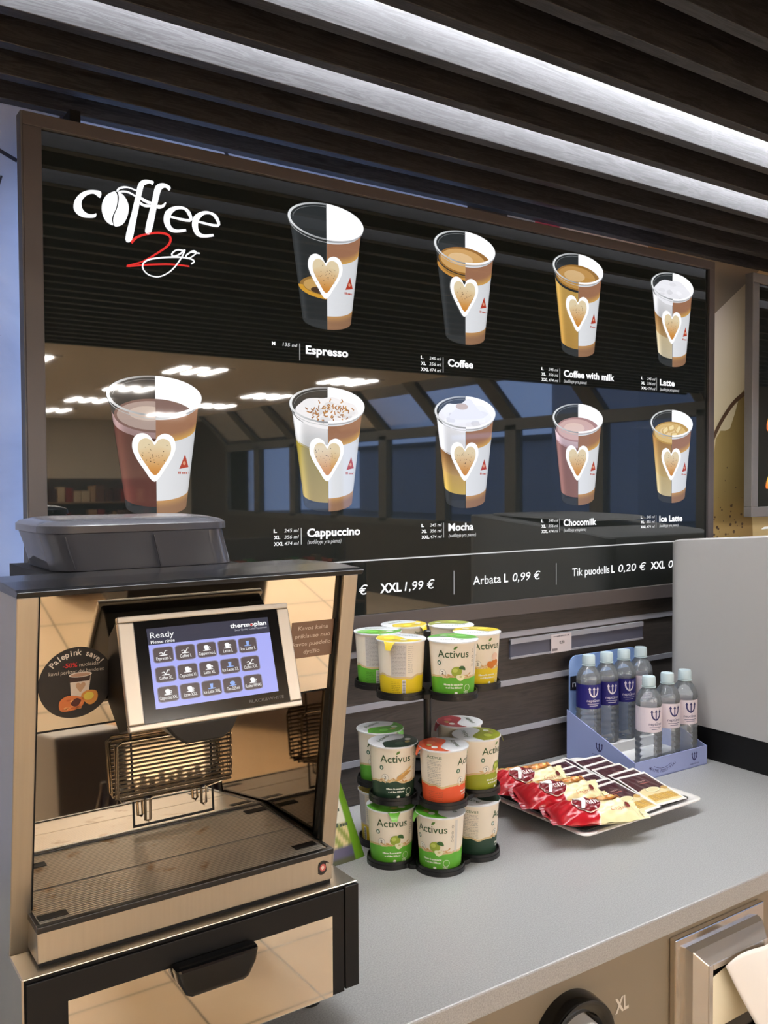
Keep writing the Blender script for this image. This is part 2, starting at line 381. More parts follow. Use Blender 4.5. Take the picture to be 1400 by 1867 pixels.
m.flat(poly(smoothpts([(2.70, 0.06), (2.80, 0.19), (2.90, 0.26), (2.95, -0.9), (2.66, -0.9)], 4, True)), fm(1.5), 0, cf=lambda x, y: C(176-40*max(0, min(1, (x-2.72)/0.14)), 152-40*max(0, min(1, (x-2.72)/0.14)), 94-30*max(0, min(1, (x-2.72)/0.14))))
for i in range(46):
    x, y = random.uniform(2.70, 2.90), -0.22+abs(random.gauss(0, 0.10)); r = random.uniform(0.002, 0.008)*(1 if y < -0.08 else 0.5)
    m.flat(poly(ell(x, y, r, r*0.8, 8)), fm(2.5), 0, C(86, 66, 42))
struct(m.build('wall_mural', MUR))
m = MB(); m.box(-4.1, -4, -15, 2, -1.65, 1.45); struct(m.build('wall_left', DARKW))
m = MB(); m.box(-4, 8, -15.1, -15, -1.65, 1.45); struct(m.build('wall_far', WALLW))
m = MB(); m.box(7.6, 7.7, -15, 2, -1.65, -0.55); m.box(7.6, 7.7, -2.0, 2, -0.55, 1.45); m.box(7.6, 7.7, -15, -13.2, -0.55, 1.45)
struct(m.build('wall_right', DARKW))
MULL = mat('dark_window_frame', C(70, 66, 62), 0.5)
for k in range(8):                              # the shop's front glazing, seen in the menu board's reflection
    y0 = -2.0-1.4*k; y1 = y0-1.4
    m = MB()
    for ya in (y0-0.05, y1+0.05): m.box(7.58, 7.7, ya-0.05, ya+0.05, -0.55, 0.72)
    m.box(7.58, 7.7, y1, y0, 0.66, 0.80); m.box(7.58, 7.7, y1, y0, -0.60, -0.5)
    for ya in (y0-0.06, y1+0.06): m.prism([(7.6, 0.78), (7.7, 0.78), (7.12, 1.35), (7.02, 1.35)], ya-0.06, ya+0.06, 'y')
    m.xf = None
    wn = struct(m.build('window_%d' % (k+1), MULL))
    m = MB(); m.box(7.645, 7.655, y1+0.1, y0-0.1, -0.5, 0.66)
    m.prism([(7.645, 0.80), (7.655, 0.80), (7.075, 1.35), (7.065, 1.35)], y1+0.12, y0-0.12, 'y')
    m.build('pane', PANE, wn)
m = MB(); m.box(7.7, 80, -50, 40, -1.80, -1.70); struct(m.build('street', mat('wet_asphalt', C(52, 54, 60), 0.6)))
for i, (x, y, sx, sy, h, lb) in enumerate(((34, -24, 4, 2.5, 5.5, 'tall grey block of flats across the street'), (38, -37, 6, 9, 2.2, 'low pale building left of the block of flats across the street'), (40, -11, 5, 9, 1.9, 'low pale building right of the block of flats across the street'))):
    t = thing('distant_building', lb, 'building', (x, y, -1.70))
    m = MB(t); m.box(x-sx, x+sx, y-sy, y+sy, -1.70, h); m.build('wall', mat('grey_render', C(150, 150, 155), 0.8), t)
    m = MB(t); m.box(x-sx-0.2, x+sx+0.2, y-sy-0.2, y+sy+0.2, h, h+0.25); m.build('roof', mat('dark_roof', C(70, 70, 74), 0.8), t)
# ---- ceiling slats with two light strips between them
SLABEL = {0: 'the last slat, directly in front of the wall behind the menu board', 1: 'second slat out from the wall behind the menu board', 2: 'third slat out from the wall, just behind the farther brightly lit slat',
          3: 'farther of the two brightly lit slats', 4: 'dark slat between the two brightly lit slats', 5: 'nearer of the two brightly lit slats', 6: 'dark slat just in front of the nearer brightly lit slat',
          7: 'second dark slat in front of the nearer brightly lit slat, in the top right corner', 8: 'third dark slat in front of the nearer brightly lit slat, in the top right corner'}
WY = [1.870, 1.760, 1.634, 1.515, 1.394, 1.274] + [1.274-0.1225*k for k in range(1, 23)]
for k, y in enumerate(WY):
    m = MB(); m.box(-2.2, 6.5, y, y+0.026, 0.75, 0.90)
    tag(m.build('ceiling_slat', BEAM, bevel=0.0015), 'long dark wood ceiling slat, '+(SLABEL[k] if k in SLABEL else 'one of those overhead behind the viewer, seen only mirrored in the menu board'), 'slat', 'dark ceiling slats')
for k, lb in ((5, 'white light strip hidden above the nearer bright ceiling slat'), (3, 'white light strip hidden above the farther bright ceiling slat')):
    y = WY[k]; t = thing('light_strip', lb, 'lamp', (2.3, y-0.05, 0.90), 'light strips between the ceiling slats')
    m = MB(t); m.box(-1.0, 5.6, y-0.062, y-0.034, 0.885, 0.90); m.build('channel', ALU, t)
    m = MB(t); m.box(-0.99, 5.59, y-0.058, y-0.038, 0.875, 0.885); m.build('diffuser', LEDM, t)
# ---- ceiling lamps of the shop
t0 = thing('ceiling_lamp', 'x', 'lamp', (0, 0, 1.35), 'three-bar ceiling lamps of the shop')
m = MB(t0); m.box(-0.36, 0.36, -0.34, 0.34, 1.335, 1.35); m.build('frame', CEIL, t0)
for i in (-1, 0, 1):
    m = MB(t0); m.box(i*0.22-0.05, i*0.22+0.05, -0.32, 0.32, 1.325, 1.336); m.build('diffuser', LAMPM, t0)
first = True
for i, x in enumerate((-2.1, 0.05, 2.2, 4.15, 6.25)):
    for j, y in enumerate((-4.2, -6.45, -8.75, -10.7, -12.9)):
        o = t0 if first else copy_tree(t0); first = False
        put(o, (x, y, 1.35), 0, 'three-bar ceiling lamp, %s row from the left, %s from the counter' % (['first', 'second', 'third', 'fourth', 'fifth'][i], ['nearest', 'second', 'third', 'fourth', 'farthest'][j]))
# ---- shop furniture and an added dark block, mirrored in the board and in the machine
def shelving(x, y, wx, h, lb, cols):
    t = thing('shop_shelf', lb, 'shelf', (x, y, -1.65))
    m = MB(t); m.box(x-wx, x+wx, y-0.03, y+0.03, -1.65, -1.65+h); m.box(x-wx-0.02, x-wx, y-0.25, y+0.25, -1.65, -1.65+h); m.box(x+wx, x+wx+0.02, y-0.25, y+0.25, -1.65, -1.65+h); m.build('carcass', DARKW, t)
    n = int((h-0.15)/0.32)
    for k in range(n):
        z = -1.65+0.15+0.32*k; m = MB(t); m.box(x-wx, x+wx, y+0.03, y+0.25, z-0.02, z); m.build('shelf_board', mat('shelf_board_brown', C(120, 96, 74), 0.5), t)
        m = MB(t); xx = x-wx+0.03
        while xx < x+wx-0.1:
            ww = random.uniform(0.06, 0.12); hh = random.uniform(0.14, 0.24); m.box(xx, xx+ww, y+0.06, y+0.2, z, z+hh, 0, C(*random.choice(cols))); xx += ww+0.012
        s = m.build('packages', PRINT, t); s['kind'] = 'stuff'
RED = [(120, 30, 30), (90, 60, 50), (150, 120, 90), (60, 30, 30), (170, 150, 120)]; GRN = [(40, 90, 40), (70, 120, 50), (140, 60, 40), (60, 60, 50), (90, 80, 60)]
shelving(3.2, -9.2, 1.4, 1.75, 'tall dark shelf unit of red and brown packages farther left in the board reflection', RED)
shelving(5.6, -7.2, 0.9, 0.95, 'low shelf of green packages near the shop windows', GRN)
shelving(4.0, -4.4, 1.0, 0.85, 'low shelf of green and brown packages in the middle of the shop', GRN)
t = thing('bottle_display', 'low black display table of dark bottles standing opposite the coffee machine', 'display', (1.25, -1.25, -1.65))
m = MB(t); m.box(1.14, 1.74, -1.43, -1.07, -1.30, -1.12); m.build('body', BLACKM, t)
for x in (1.36, 1.54):
    for y in (-1.42, -1.10):
        m = MB(t); m.box(x, x+0.02, y, y+0.02, -1.65, -1.30); m.build('leg', BLACKM, t)
m = MB(t); m.box(1.12, 1.76, -1.46, -1.04, -1.12, -1.10); m.build('shelf_board', mat('shelf_board_brown'), t)
b0 = None
for i in range(7):
    for j in range(3):
        if b0 is None:
            m = MB(raw=True); m.lathe([(0.036, 0), (0.038, 0.01), (0.038, 0.15), (0.014, 0.22), (0.014, 0.25)], 16); b0 = m.build('drink_bottle', mat('dark_cola_bottle', C(36, 22, 18), 0.12), smooth=40); o = b0
            b0['category'] = 'bottle'
        else: o = b0.copy(); COL.objects.link(o)
        put(o, (1.18+0.086*i, -1.38+0.12*j, -1.10), 0, 'dark brown drink bottle on the low black display table opposite the machine', 'dark drink bottles on the display table')
m = MB(); m.box(1.16, 1.52, -2.95, -2.10, -1.65, -0.70); tag(m.build('dark_stand_in', DARKW, bevel=0.01), 'dark brown block added behind the bottle display table for its dark reflection', 'cabinet')  # added stand-in for the dark shape mirrored in the machine's brewing bay

# ---- slatted wall behind the counter
GZ = (-0.395, -0.522, -0.650)
m = MB(); zz = [-0.75]+sorted(GZ)+[-0.346]
for a, b in zip(zz[:-1], zz[1:]): m.box(0.405, 3.3, 1.757, 1.90, a+(0.006 if a > -0.75 else 0), b-(0.006 if b < -0.35 else 0))
m.box(0.405, 3.3, 1.765, 1.90, -0.75, -0.346)
struct(m.build('wall_slats', SLAT))
for i, z in enumerate(GZ):
    m = MB(); m.box(0.41, 3.3, 1.7535, 1.764, z-0.0055, z+0.0055); m.box(0.41, 3.3, 1.7535, 1.7565, z-0.009, z-0.0055); struct(m.build('trim_%d' % (i+1), ALU))
t = thing('price_rail', 'grey aluminium price rail on the slatted wall above the snacks', 'price rail', (1.86, 1.7535, -0.458))
m = MB(t); m.box(1.60, 2.124, 1.751, 1.757, -0.458, -0.413); m.build('backing', mat('grey_blue_strip', C(84, 84, 98), 0.4), t)
m = MB(t); m.box(1.60, 2.124, 1.748, 1.757, -0.422, -0.409); m.box(1.60, 2.124, 1.748, 1.757, -0.461, -0.456); m.build('lip', ALU, t)
m = MB(t); m.box(1.745, 1.822, 1.7465, 1.7478, -0.461, -0.411, 0, C(206, 196, 198))
fp = lambda x, y: (x, 1.7461, y)
m.flat(text('0,20', 1.785, -0.438, 0.008, None, 0.02, align='c'), fp, 0, C(40, 40, 44))
m.flat(scribble(1.783, -0.418, 0.003, 0.062, 'c'), fp, 0, C(80, 76, 80)); m.flat(rect(1.748, -0.456, 1.768, -0.449), fp, 0, C(120, 112, 116))
m.build('price_tag', PRINT, t)
# ---- counter
m = MB(); m.box(-1.5, 3.4, 0.995, 1.757, -0.788, -0.75)
tag(m.build('worktop', COUNTER, bevel=0.003), 'long speckled grey laminate worktop carrying the coffee machine and snacks', 'worktop')
m = MB(); m.box(-1.5, 3.4, 1.02, 1.75, -1.65, -0.788); cb = tag(m.build('counter_cabinet', CAB), 'taupe counter front panel below the worktop', 'cabinet')
m = MB(); m.flat(moved(text('XL', 0, 0, 0.026, 0.034, 0.03), 1.170, -0.903, 1, 1, 0.03), lambda x, y: (x, 1.0192, y), 0, C(206, 196, 182)); m.build('size_lettering', PRINT, cb)
# ------------------------------------------------------------------ backlit menu board
YB = 1.75
bd = thing('menu_board', 'large black backlit coffee menu board in a brown-grey frame', 'menu board', (1.423, 1.757, -0.345))
m = MB(bd)
for a in ((0.398, 2.448, 0.661, 0.686), (0.398, 2.448, -0.345, -0.305)): m.box(a[0], a[1], 1.742, 1.757, a[2], a[3])
m.box(0.398, 0.432, 1.742, 1.757, -0.305, 0.661); m.box(2.421, 2.448, 1.742, 1.757, -0.305, 0.661)
m.build('frame', FRAME, bd, bevel=0.0015)
m = MB(bd); m.box(0.3955, 0.398, 1.744, 1.775, -0.345, 0.686); m.box(0.398, 2.448, 1.757, 1.775, -0.340, 0.684); m.build('back_plate', mat('grey_side_metal', C(92, 90, 92), 0.5), bd)
for x in (0.493, 1.42, 2.30):
    m = MB(bd); zt_ = 0.72 if x < 1 else 0.683; m.box(x, x+0.020, 1.775, WB, 0.60, zt_); m.build('wall_bracket', BLACKM, bd)
ADDED_HALO = mat('added_halo_light', (0, 0, 0, 1), 0.5, emit=(0.55, 0.72, 1.0, 1), es=7.0)  # added glow hidden behind the board to brighten the wall; no known source
for a in ((0.470, 0.490, -0.30, 0.62), (0.50, 2.35, 0.615, 0.635)):
    m = MB(bd); m.box(a[0], a[1], 1.775, 1.785, a[2], a[3]); m.build('added_halo_light', ADDED_HALO, bd)
m = MB(bd); m.box(2.36, 2.38, 1.775, 1.785, -0.30, 0.62); m.build('added_halo_light', mat('added_mural_light', (0, 0, 0, 1), 0.5, emit=(0.95, 0.93, 0.95, 1), es=5.0), bd)  # added strip on the right, brightens the mural beside the board
m = MB(bd); m.box(0.430, 2.423, YB, 1.757, -0.307, 0.663); m.build('panel', BLACKGLASS, bd)
def fb(k): return lambda x, y: (x, YB-0.0004-0.00022*k, y)
WHT = (1.1, 1.1, 1.12, 1)
LOGO_P={
'c' : [(0.5429, 0.5648), (0.5328, 0.5666), (0.5182, 0.564), (0.5048, 0.5565), (0.4948, 0.5448), (0.4905, 0.5331), (0.4907, 0.5232), (0.4965, 0.5153), (0.5064, 0.5114), (0.5174, 0.5114), (0.5309, 0.5149), (0.5328, 0.5228), (0.5276, 0.5202), (0.5176, 0.5194), (0.5088, 0.524), (0.5052, 0.5334), (0.5064, 0.5424), (0.5125, 0.5512), (0.5215, 0.5573), (0.5304, 0.5588), (0.5405, 0.5532)] ,
'b1' : [(0.5668, 0.5702), (0.5542, 0.5619), (0.546, 0.5488), (0.5433, 0.5331), (0.5463, 0.519), (0.5534, 0.5089), (0.5652, 0.5047), (0.5633, 0.5139), (0.565, 0.5243), (0.571, 0.5377), (0.5742, 0.5518), (0.5743, 0.5632), (0.5714, 0.5699)] ,
'b2' : [(0.576, 0.5703), (0.5841, 0.5683), (0.5921, 0.5595), (0.5966, 0.5466), (0.5952, 0.5327), (0.5904, 0.5193), (0.5833, 0.5091), (0.5739, 0.5042), (0.5675, 0.5043), (0.5654, 0.5142), (0.5673, 0.5247), (0.5726, 0.5369), (0.576, 0.5499), (0.5771, 0.5614)] ,
's1' : [(0.5722, 0.5718), (0.5762, 0.5789), (0.5867, 0.584), (0.5983, 0.5845), (0.6124, 0.5813), (0.6119, 0.5785), (0.5983, 0.5815), (0.5889, 0.5805), (0.5796, 0.5766), (0.5749, 0.5712)] ,
's2' : [(0.5749, 0.5701), (0.5819, 0.5747), (0.5935, 0.5761), (0.6029, 0.5739), (0.6122, 0.5694), (0.611, 0.5669), (0.5993, 0.571), (0.59, 0.5721), (0.5818, 0.5708), (0.5772, 0.5682)] ,
'f1' : [(0.5885, 0.4819), (0.6016, 0.4815), (0.6116, 0.5239), (0.6255, 0.5859), (0.6316, 0.5951), (0.64, 0.5989), (0.6448, 0.5968), (0.648, 0.6039), (0.6413, 0.6054), (0.6293, 0.6046), (0.6197, 0.5987), (0.6144, 0.5885), (0.6098, 0.5671), (0.6023, 0.5361)] ,
'f2' : [(0.6284, 0.5035), (0.6411, 0.5027), (0.6526, 0.5514), (0.6603, 0.5829), (0.6653, 0.5931), (0.6727, 0.5963), (0.6795, 0.5914), (0.6826, 0.5997), (0.6728, 0.6042), (0.663, 0.6038), (0.6532, 0.5979), (0.6483, 0.5877), (0.6419, 0.5588)] ,
'x1' : [(0.6207, 0.5695), (0.6359, 0.5643), (0.6431, 0.5632), (0.6416, 0.5578), (0.6334, 0.5585), (0.6206, 0.5635)] ,
'x2' : [(0.6187, 0.5604), (0.6274, 0.5564), (0.6418, 0.557), (0.6406, 0.5526), (0.6286, 0.5506), (0.6182, 0.5548)] ,
'x3' : [(0.6539, 0.559), (0.6637, 0.5607), (0.6711, 0.5673), (0.673, 0.566), (0.6685, 0.5575), (0.6599, 0.5526), (0.6514, 0.553)] ,
}
LOGO_R={
'e1' : [(0.6806, 0.5403), (0.7223, 0.5393), (0.7207, 0.5544), (0.7095, 0.562), (0.692, 0.5591), (0.677, 0.5461), (0.6738, 0.5292), (0.6803, 0.5166), (0.6939, 0.5135), (0.7145, 0.5186)] ,
'e2' : [(0.7409, 0.5399), (0.7837, 0.5385), (0.7807, 0.5547), (0.7682, 0.5616), (0.7514, 0.5588), (0.7371, 0.5459), (0.7339, 0.5292), (0.7398, 0.5158), (0.7534, 0.5126), (0.7745, 0.5175)] ,
'two' : [(0.6003, 0.4763), (0.6111, 0.4882), (0.6302, 0.4973), (0.6544, 0.504), (0.674, 0.5039), (0.6813, 0.4964), (0.6761, 0.4827), (0.6563, 0.4659), (0.6223, 0.4426), (0.5903, 0.4296), (0.6342, 0.4382), (0.6831, 0.4454), (0.7206, 0.4463)] ,
'g' : [(0.7097, 0.4762), (0.6959, 0.4761), (0.6864, 0.4701), (0.6833, 0.4638), (0.6895, 0.4623), (0.7008, 0.4685), (0.7114, 0.4783), (0.7045, 0.4631), (0.6905, 0.4424), (0.6754, 0.4275), (0.6557, 0.4172), (0.6363, 0.4178), (0.6245, 0.4267), (0.6235, 0.4382), (0.6343, 0.4477), (0.6562, 0.4546), (0.6833, 0.4598), (0.7082, 0.4625), (0.7259, 0.4613), (0.7309, 0.4572), (0.7245, 0.4516)] ,
'o' : [(0.7235, 0.4753), (0.7146, 0.4681), (0.7145, 0.4621), (0.7234, 0.4646), (0.735, 0.4745), (0.7325, 0.4789), (0.7235, 0.4758), (0.7434, 0.4757)] ,
}

m = MB(bd)
for k, v in LOGO_P.items(): m.flat(poly(smoothpts(v, 3, True)), fb(0 if k[0] != 'f' else 1), 0, WHT)
for k, wd in (('e1', [.0045, .006, .0085, .0055, .0075, .013, .013, .011, .0065, .005]), ('e2', [.0045, .006, .0085, .0055, .0075, .013, .013, .011, .0065, .005])): m.flat(ribbon(LOGO_R[k], wd), fb(1), 0, WHT)
for k in ('g', 'o'): m.flat(ribbon(LOGO_R[k], [.003, .0034, .0024, .0034, .003]), fb(2), 0, WHT)
m.flat(ribbon(LOGO_R['two'], [.0055, .004, .005, .0045, .003, .0038, .0032]), fb(1), 0, C(226, 50, 46))
o = m.build('logo', BACKLIT, bd); o['label'] = 'white coffee wordmark with a bean and a red 2'

def cup_picture(cx, zb, kind):
    """printed picture: left half a clear cup showing the drink, right half the paper cup"""
    m = MB(bd); rnd = random.Random(kind)
    A, B, YR = 0.0985, 0.0405, 0.2395; AB, BB, YB0 = 0.0625, 0.020, 0.020; AW, BW = 0.0925, 0.0385
    def at(t): return AB+(AW-AB)*t, BB+(BW-BB)*t, YB0+(YR-0.003-YB0)*t
    def wall(t0, t1, a0, a1, cf, k, n=18, nt=8, wav=0.0):
        P, cs = [], []
        for j in range(nt+1):
            for i in range(n+1):
                th = a0+(a1-a0)*i/n; s = j/nt; t = t0+(t1-t0)*s; a, b, yc = at(t)
                P.append((cx+a*math.cos(th), zb+yc+b*math.sin(th))); cs.append(cf(i/n, s))
        F = [(j*(n+1)+i, j*(n+1)+i+1, (j+1)*(n+1)+i+1, (j+1)*(n+1)+i) for j in range(nt) for i in range(n)]
        m.add([fb(k)(x, y) for x, y in P], F, 0, cs=cs)
    def lerp(a, b, t): return tuple(a[i]*(1-t)+b[i]*t for i in range(3))
    L0, L1, R0, R1 = PI, 1.5*PI, 1.5*PI, 2*PI
    def left(t0, t1, ca, cb, k=1):                    # ca at the bottom, cb at the top; rounder tone at the edge
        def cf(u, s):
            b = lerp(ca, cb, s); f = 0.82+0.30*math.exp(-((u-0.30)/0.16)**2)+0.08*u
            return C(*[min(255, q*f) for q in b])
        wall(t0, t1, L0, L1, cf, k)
    # clear wall of the cup
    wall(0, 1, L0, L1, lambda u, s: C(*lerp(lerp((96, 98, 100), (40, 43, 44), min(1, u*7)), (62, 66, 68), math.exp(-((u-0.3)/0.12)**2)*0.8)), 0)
    m.flat(poly(ell(cx, zb+YB0, AB, BB, 24, PI, 1.5*PI)+[(cx, zb+YB0)]), fb(0.5), 0, C(50, 53, 54))
    # drink in the left half and its surface
    surf = None; foam = None
    lv = 0.80
    if kind == 'espresso': lv = 0.34
    elif kind == 'coffee': surf = ((206, 160, 98), (150, 104, 48)); lv = 0.86; left(0.80, 0.86, (120, 84, 40), (190, 140, 70))
    elif kind == 'coffee with milk': left(0.10, 0.88, (196, 152, 78), (206, 166, 88)); surf = ((186, 140, 74), (150, 108, 50)); lv = 0.90
    elif kind == 'latte': left(0.12, 0.42, (212, 200, 172), (214, 196, 158)); left(0.42, 0.68, (190, 156, 108), (150, 108, 62)); left(0.68, 0.95, (206, 206, 210), (244, 244, 248)); foam = (236, 236, 242); lv = 0.92
    elif kind == 'hot chocolate': left(0.09, 0.78, (104, 62, 54), (92, 54, 48)); left(0.78, 0.88, (168, 138, 138), (178, 150, 150)); surf = ((170, 150, 142), (120, 92, 86)); lv = 0.86
    elif kind == 'cappuccino': left(0.10, 0.70, (186, 160, 74), (160, 142, 52)); left(0.68, 0.95, (205, 205, 205), (246, 246, 250)); foam = (240, 238, 240); lv = 0.93
    elif kind == 'mocha': left(0.17, 0.40, (220, 186, 92), (206, 168, 96)); left(0.40, 0.66, (200, 160, 100), (122, 82, 46)); left(0.64, 0.98, (230, 230, 235), (250, 250, 255)); foam = (240, 240, 248); lv = 0.96
    elif kind == 'chocomilk': left(0.11, 0.80, (152, 108, 98), (146, 104, 98)); left(0.78, 0.90, (204, 176, 186), (222, 196, 200)); surf = ((206, 172, 170), (170, 132, 134)); lv = 0.87
    elif kind == 'ice latte': left(0.10, 0.40, (214, 196, 150), (206, 182, 128)); left(0.38, 0.90, (204, 176, 116), (176, 128, 60)); surf = ((216, 182, 112), (186, 146, 70)); lv = 0.88
    # inside of the rim
    m.flat(poly(ell(cx, zb+YR, A-0.005, B-0.003, 24, PI/2, 1.5*PI)), fb(2), 0, C(42, 46, 48))
    m.flat(poly(ell(cx, zb+YR, A-0.004, B-0.002, 24, -PI/2, PI/2)), fb(2), 0, (1.0, 1.0, 1.02, 1))
    al, bl, yl = at(lv)
    if kind == 'espresso':
        m.flat(ring2(cx, zb+yl, al, bl, 0.012, 0.008, 24, PI, 1.5*PI), fb(3), 0, C(206, 152, 52)); m.flat(poly(ell(cx, zb+yl, al-0.003, bl-0.001, 24, PI/2, 1.5*PI)), fb(2.6), 0, C(150, 112, 56))
        m.flat(poly(ell(cx-0.03, zb+yl+0.002, 0.03, 0.014, 20)), fb(2.8), 0, C(196, 156, 92)); m.flat(poly(ell(cx-0.012, zb+yl-0.008, 0.03, 0.008, 20)), fb(2.9), 0, C(76, 56, 40))
    elif surf:
        off = 0.006 if kind == 'hot chocolate' else 0.0
        m.flat(poly(ell(cx, zb+yl-off, al-0.004, bl-0.002, 40)), fb(3), 0, C(*surf[1])); m.flat(poly(ell(cx-0.006, zb+yl-off, al-0.016, bl-0.007, 36)), fb(3.5), 0, C(*surf[0]))
        m.flat(poly(ell(cx-0.015, zb+yl+0.004-off, al*0.45, bl*0.4, 24)), fb(4), 0, C(*lerp(surf[0], (255, 240, 220), 0.35)))
        if kind == 'hot chocolate': m.flat(poly([(cx, zb+yl-0.012), (cx, zb+yl+bl-0.008)]+ell(cx, zb+yl-off, al-0.006, bl-0.004, 14, PI/2, -0.2)), fb(4.2), 0, C(118, 92, 88))
        if kind == 'ice latte':
            for q in ((-0.03, 0.006, 0.5), (0.012, -0.008, 0.1), (0.03, 0.01, 0.8), (-0.002, 0.014, 0.3)):
                m.flat(moved(rrect(-0.016, -0.010, 0.016, 0.010, 0.004), cx+q[0], zb+yl+q[1], 1, 1, q[2]), fb(4.3), 0, C(206, 170, 104)); m.flat(moved(rrect(-0.011, -0.006, 0.011, 0.006, 0.003), cx+q[0], zb+yl+q[1]+0.002, 1, 1, q[2]), fb(4.6), 0, C(240, 218, 160))
        if kind == 'coffee':
            m.flat(ring2(cx, zb+yl-0.012, al, bl, 0.008, 0.006, 30, PI, 1.5*PI), fb(4.4), 0, C(196, 140, 66))
    if foam:
        P = [(cx+(al-0.006)*(1+rnd.uniform(-0.05, 0.02))*math.cos(2*PI*i/22), zb+yl+(bl-0.002)*(1+rnd.uniform(-0.08, 0.18)*(1 if math.sin(2*PI*i/22) > 0 else 0.2))*math.sin(2*PI*i/22)) for i in range(22)]
        m.flat(poly(smoothpts(P, 3, True)), fb(3), 0, C(*foam))
        for i in range(16):
            a, r = rnd.uniform(0, 2*PI), rnd.uniform(0.1, 0.7); q = rnd.uniform(-26, 10)
            m.flat(poly(smoothpts([(cx+al*r*math.cos(a)+rnd.uniform(0.6, 1)*0.018*math.cos(PI*j/4), zb+yl+bl*r*math.sin(a)+rnd.uniform(0.6, 1)*0.008*math.sin(PI*j/4)) for j in range(8)], 2, True)), fb(3.3+0.05*i), 0, C(*[min(255, c+q) for c in foam]))
        if kind == 'mocha': m.flat(poly(smoothpts([(cx-0.05, zb+yl-0.005), (cx-0.02, zb+yl+0.028), (cx+0.012, zb+yl+0.046), (cx+0.035, zb+yl+0.026), (cx+0.06, zb+yl)], 4, True)), fb(4.2), 0, C(232, 232, 240)); m.flat(poly(ell(cx-0.012, zb+yl+0.026, 0.02, 0.008, 14)), fb(4.5), 0, C(196, 176, 168))
        if kind == 'cappuccino':
            for i in range(70):
                x, y = rnd.gauss(0, 0.034), rnd.gauss(0.006, 0.011)
                if abs(x) < 0.07: m.flat(moved(rect(-0.004, -0.0014, 0.004, 0.0014), cx+x, zb+yl+y, 1, 1, rnd.uniform(0, PI)), fb(4.6), 0, C(*rnd.choice([(176, 120, 66), (200, 152, 96), (150, 98, 52)])))
    # paper half
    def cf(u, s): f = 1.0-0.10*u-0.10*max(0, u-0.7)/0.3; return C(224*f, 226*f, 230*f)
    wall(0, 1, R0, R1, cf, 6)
    def br(u, s): c = lerp((196, 148, 92), (150, 112, 84), min(1, s*2.2)); return C(*[q*(1-0.12*u) for q in c])
    wall(0.0, 0.15, R0, R1, lambda u, s: br(u, 1-s), 6.4); wall(0.74, 0.97, R0, R1, lambda u, s: C(*lerp((206, 160, 84), (152, 108, 82), min(1, s*2.6))), 6.4)
    m.flat(poly(ell(cx, zb+YB0, AB, BB, 20, -PI/2, 0)+[(cx, zb+YB0)]), fb(5.9), 0, C(152, 116, 88))
    # rims
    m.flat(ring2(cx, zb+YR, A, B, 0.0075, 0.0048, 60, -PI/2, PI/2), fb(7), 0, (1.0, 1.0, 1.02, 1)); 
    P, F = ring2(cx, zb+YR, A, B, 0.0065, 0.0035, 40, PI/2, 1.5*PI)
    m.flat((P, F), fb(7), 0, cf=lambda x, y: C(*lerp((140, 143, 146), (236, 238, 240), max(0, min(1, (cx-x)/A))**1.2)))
    m.flat(ring2(cx, zb+YR-0.0075, A-0.003, B-0.002, 0.0014, 0.0012, 40, 1.02*PI, 1.5*PI), fb(7), 0, C(180, 182, 184))
    m.flat(ring2(cx, zb+YR-0.001, A-0.012, B-0.006, 0.0014, 0.0012, 40, PI/2, PI), fb(7), 0, C(120, 124, 126))
    m.flat(ring2(cx, zb+YR-0.004, A-0.001, B, 0.003, 0.0028, 30, 1.5*PI, 2*PI), fb(6.8), 0, C(170, 172, 176))
    # heart
    hx, hy = cx-0.004, zb+0.118
    m.flat(moved(poly(smoothpts(HEART, 5, True)), hx, hy, 0.094, 0.100), fb(8), 0, (1.0, 1.0, 1.0, 1))
    hq = moved(poly(smoothpts(HEART, 5, True)), hx+0.001, hy+0.001, 0.072, 0.076)
    hb = merge(hq); 
    m.flat(hb, fb(8.4), 0, cf=lambda x, y: C(*lerp((200, 132, 56), (222, 204, 168), max(0, min(1, (y-hy+0.030)/0.045)))))
    for i in range(34):
        x, y = rnd.gauss(0, 0.016), rnd.gauss(0.004, 0.012)
        if abs(x) < 0.030 and -0.02 < y < 0.026: m.flat(poly(ell(hx+x, hy+y, rnd.uniform(0.0005, 0.0013), rnd.uniform(0.0005, 0.0013), 6)), fb(8.8), 0, C(74, 48, 30))
    # red emblem
    x0, y0 = cx+0.058, zb+0.094
    m.flat(poly([(x0-0.010, y0), (x0+0.003, y0+0.030), (x0+0.010, y0+0.004)]), fb(8), 0, C(172, 56, 40)); m.flat(scribble(x0-0.001, y0-0.010, 0.005, 0.022, 'c', 3), fb(8), 0, C(176, 80, 66))
    m.flat(poly(ell(x0+0.001, y0+0.012, 0.003, 0.004, 10)), fb(8.3), 0, C(214, 150, 120))
    o = m.build('drink_picture', BACKLIT, bd); o['label'] = 'picture of a half clear, half paper cup of '+kind
def caption(cx, zt, name, wname, sub, sizes):
    m = MB(bd)
    m.flat(text(name, cx-0.0555, zt-0.0205, 0.0185, wname, 0.032), fb(1), 0, WHT)
    m.flat(rect(cx-0.0715, zt-0.037, cx-0.0698, zt), fb(1), 0, C(190, 190, 192))
    if sub: m.flat(text('(sudėtyje yra pieno)', cx-0.055, zt-0.0365, 0.0088, 0.088, 0.002, 0.18), fb(1), 0, C(220, 220, 222))
    for i, (a, b) in enumerate(sizes):
        y = zt-0.0085-0.0143*i
        m.flat(text(a, cx-0.139, y, 0.0078, 0.010*len(a)*0.8, 0.03), fb(1), 0, WHT); m.flat(text(b, cx-0.078, y, 0.0078, 0.035, 0.004, 0.18, 'r'), fb(1), 0, C(226, 226, 228))
    o = m.build('caption', BACKLIT, bd); o['label'] = 'white caption '+name
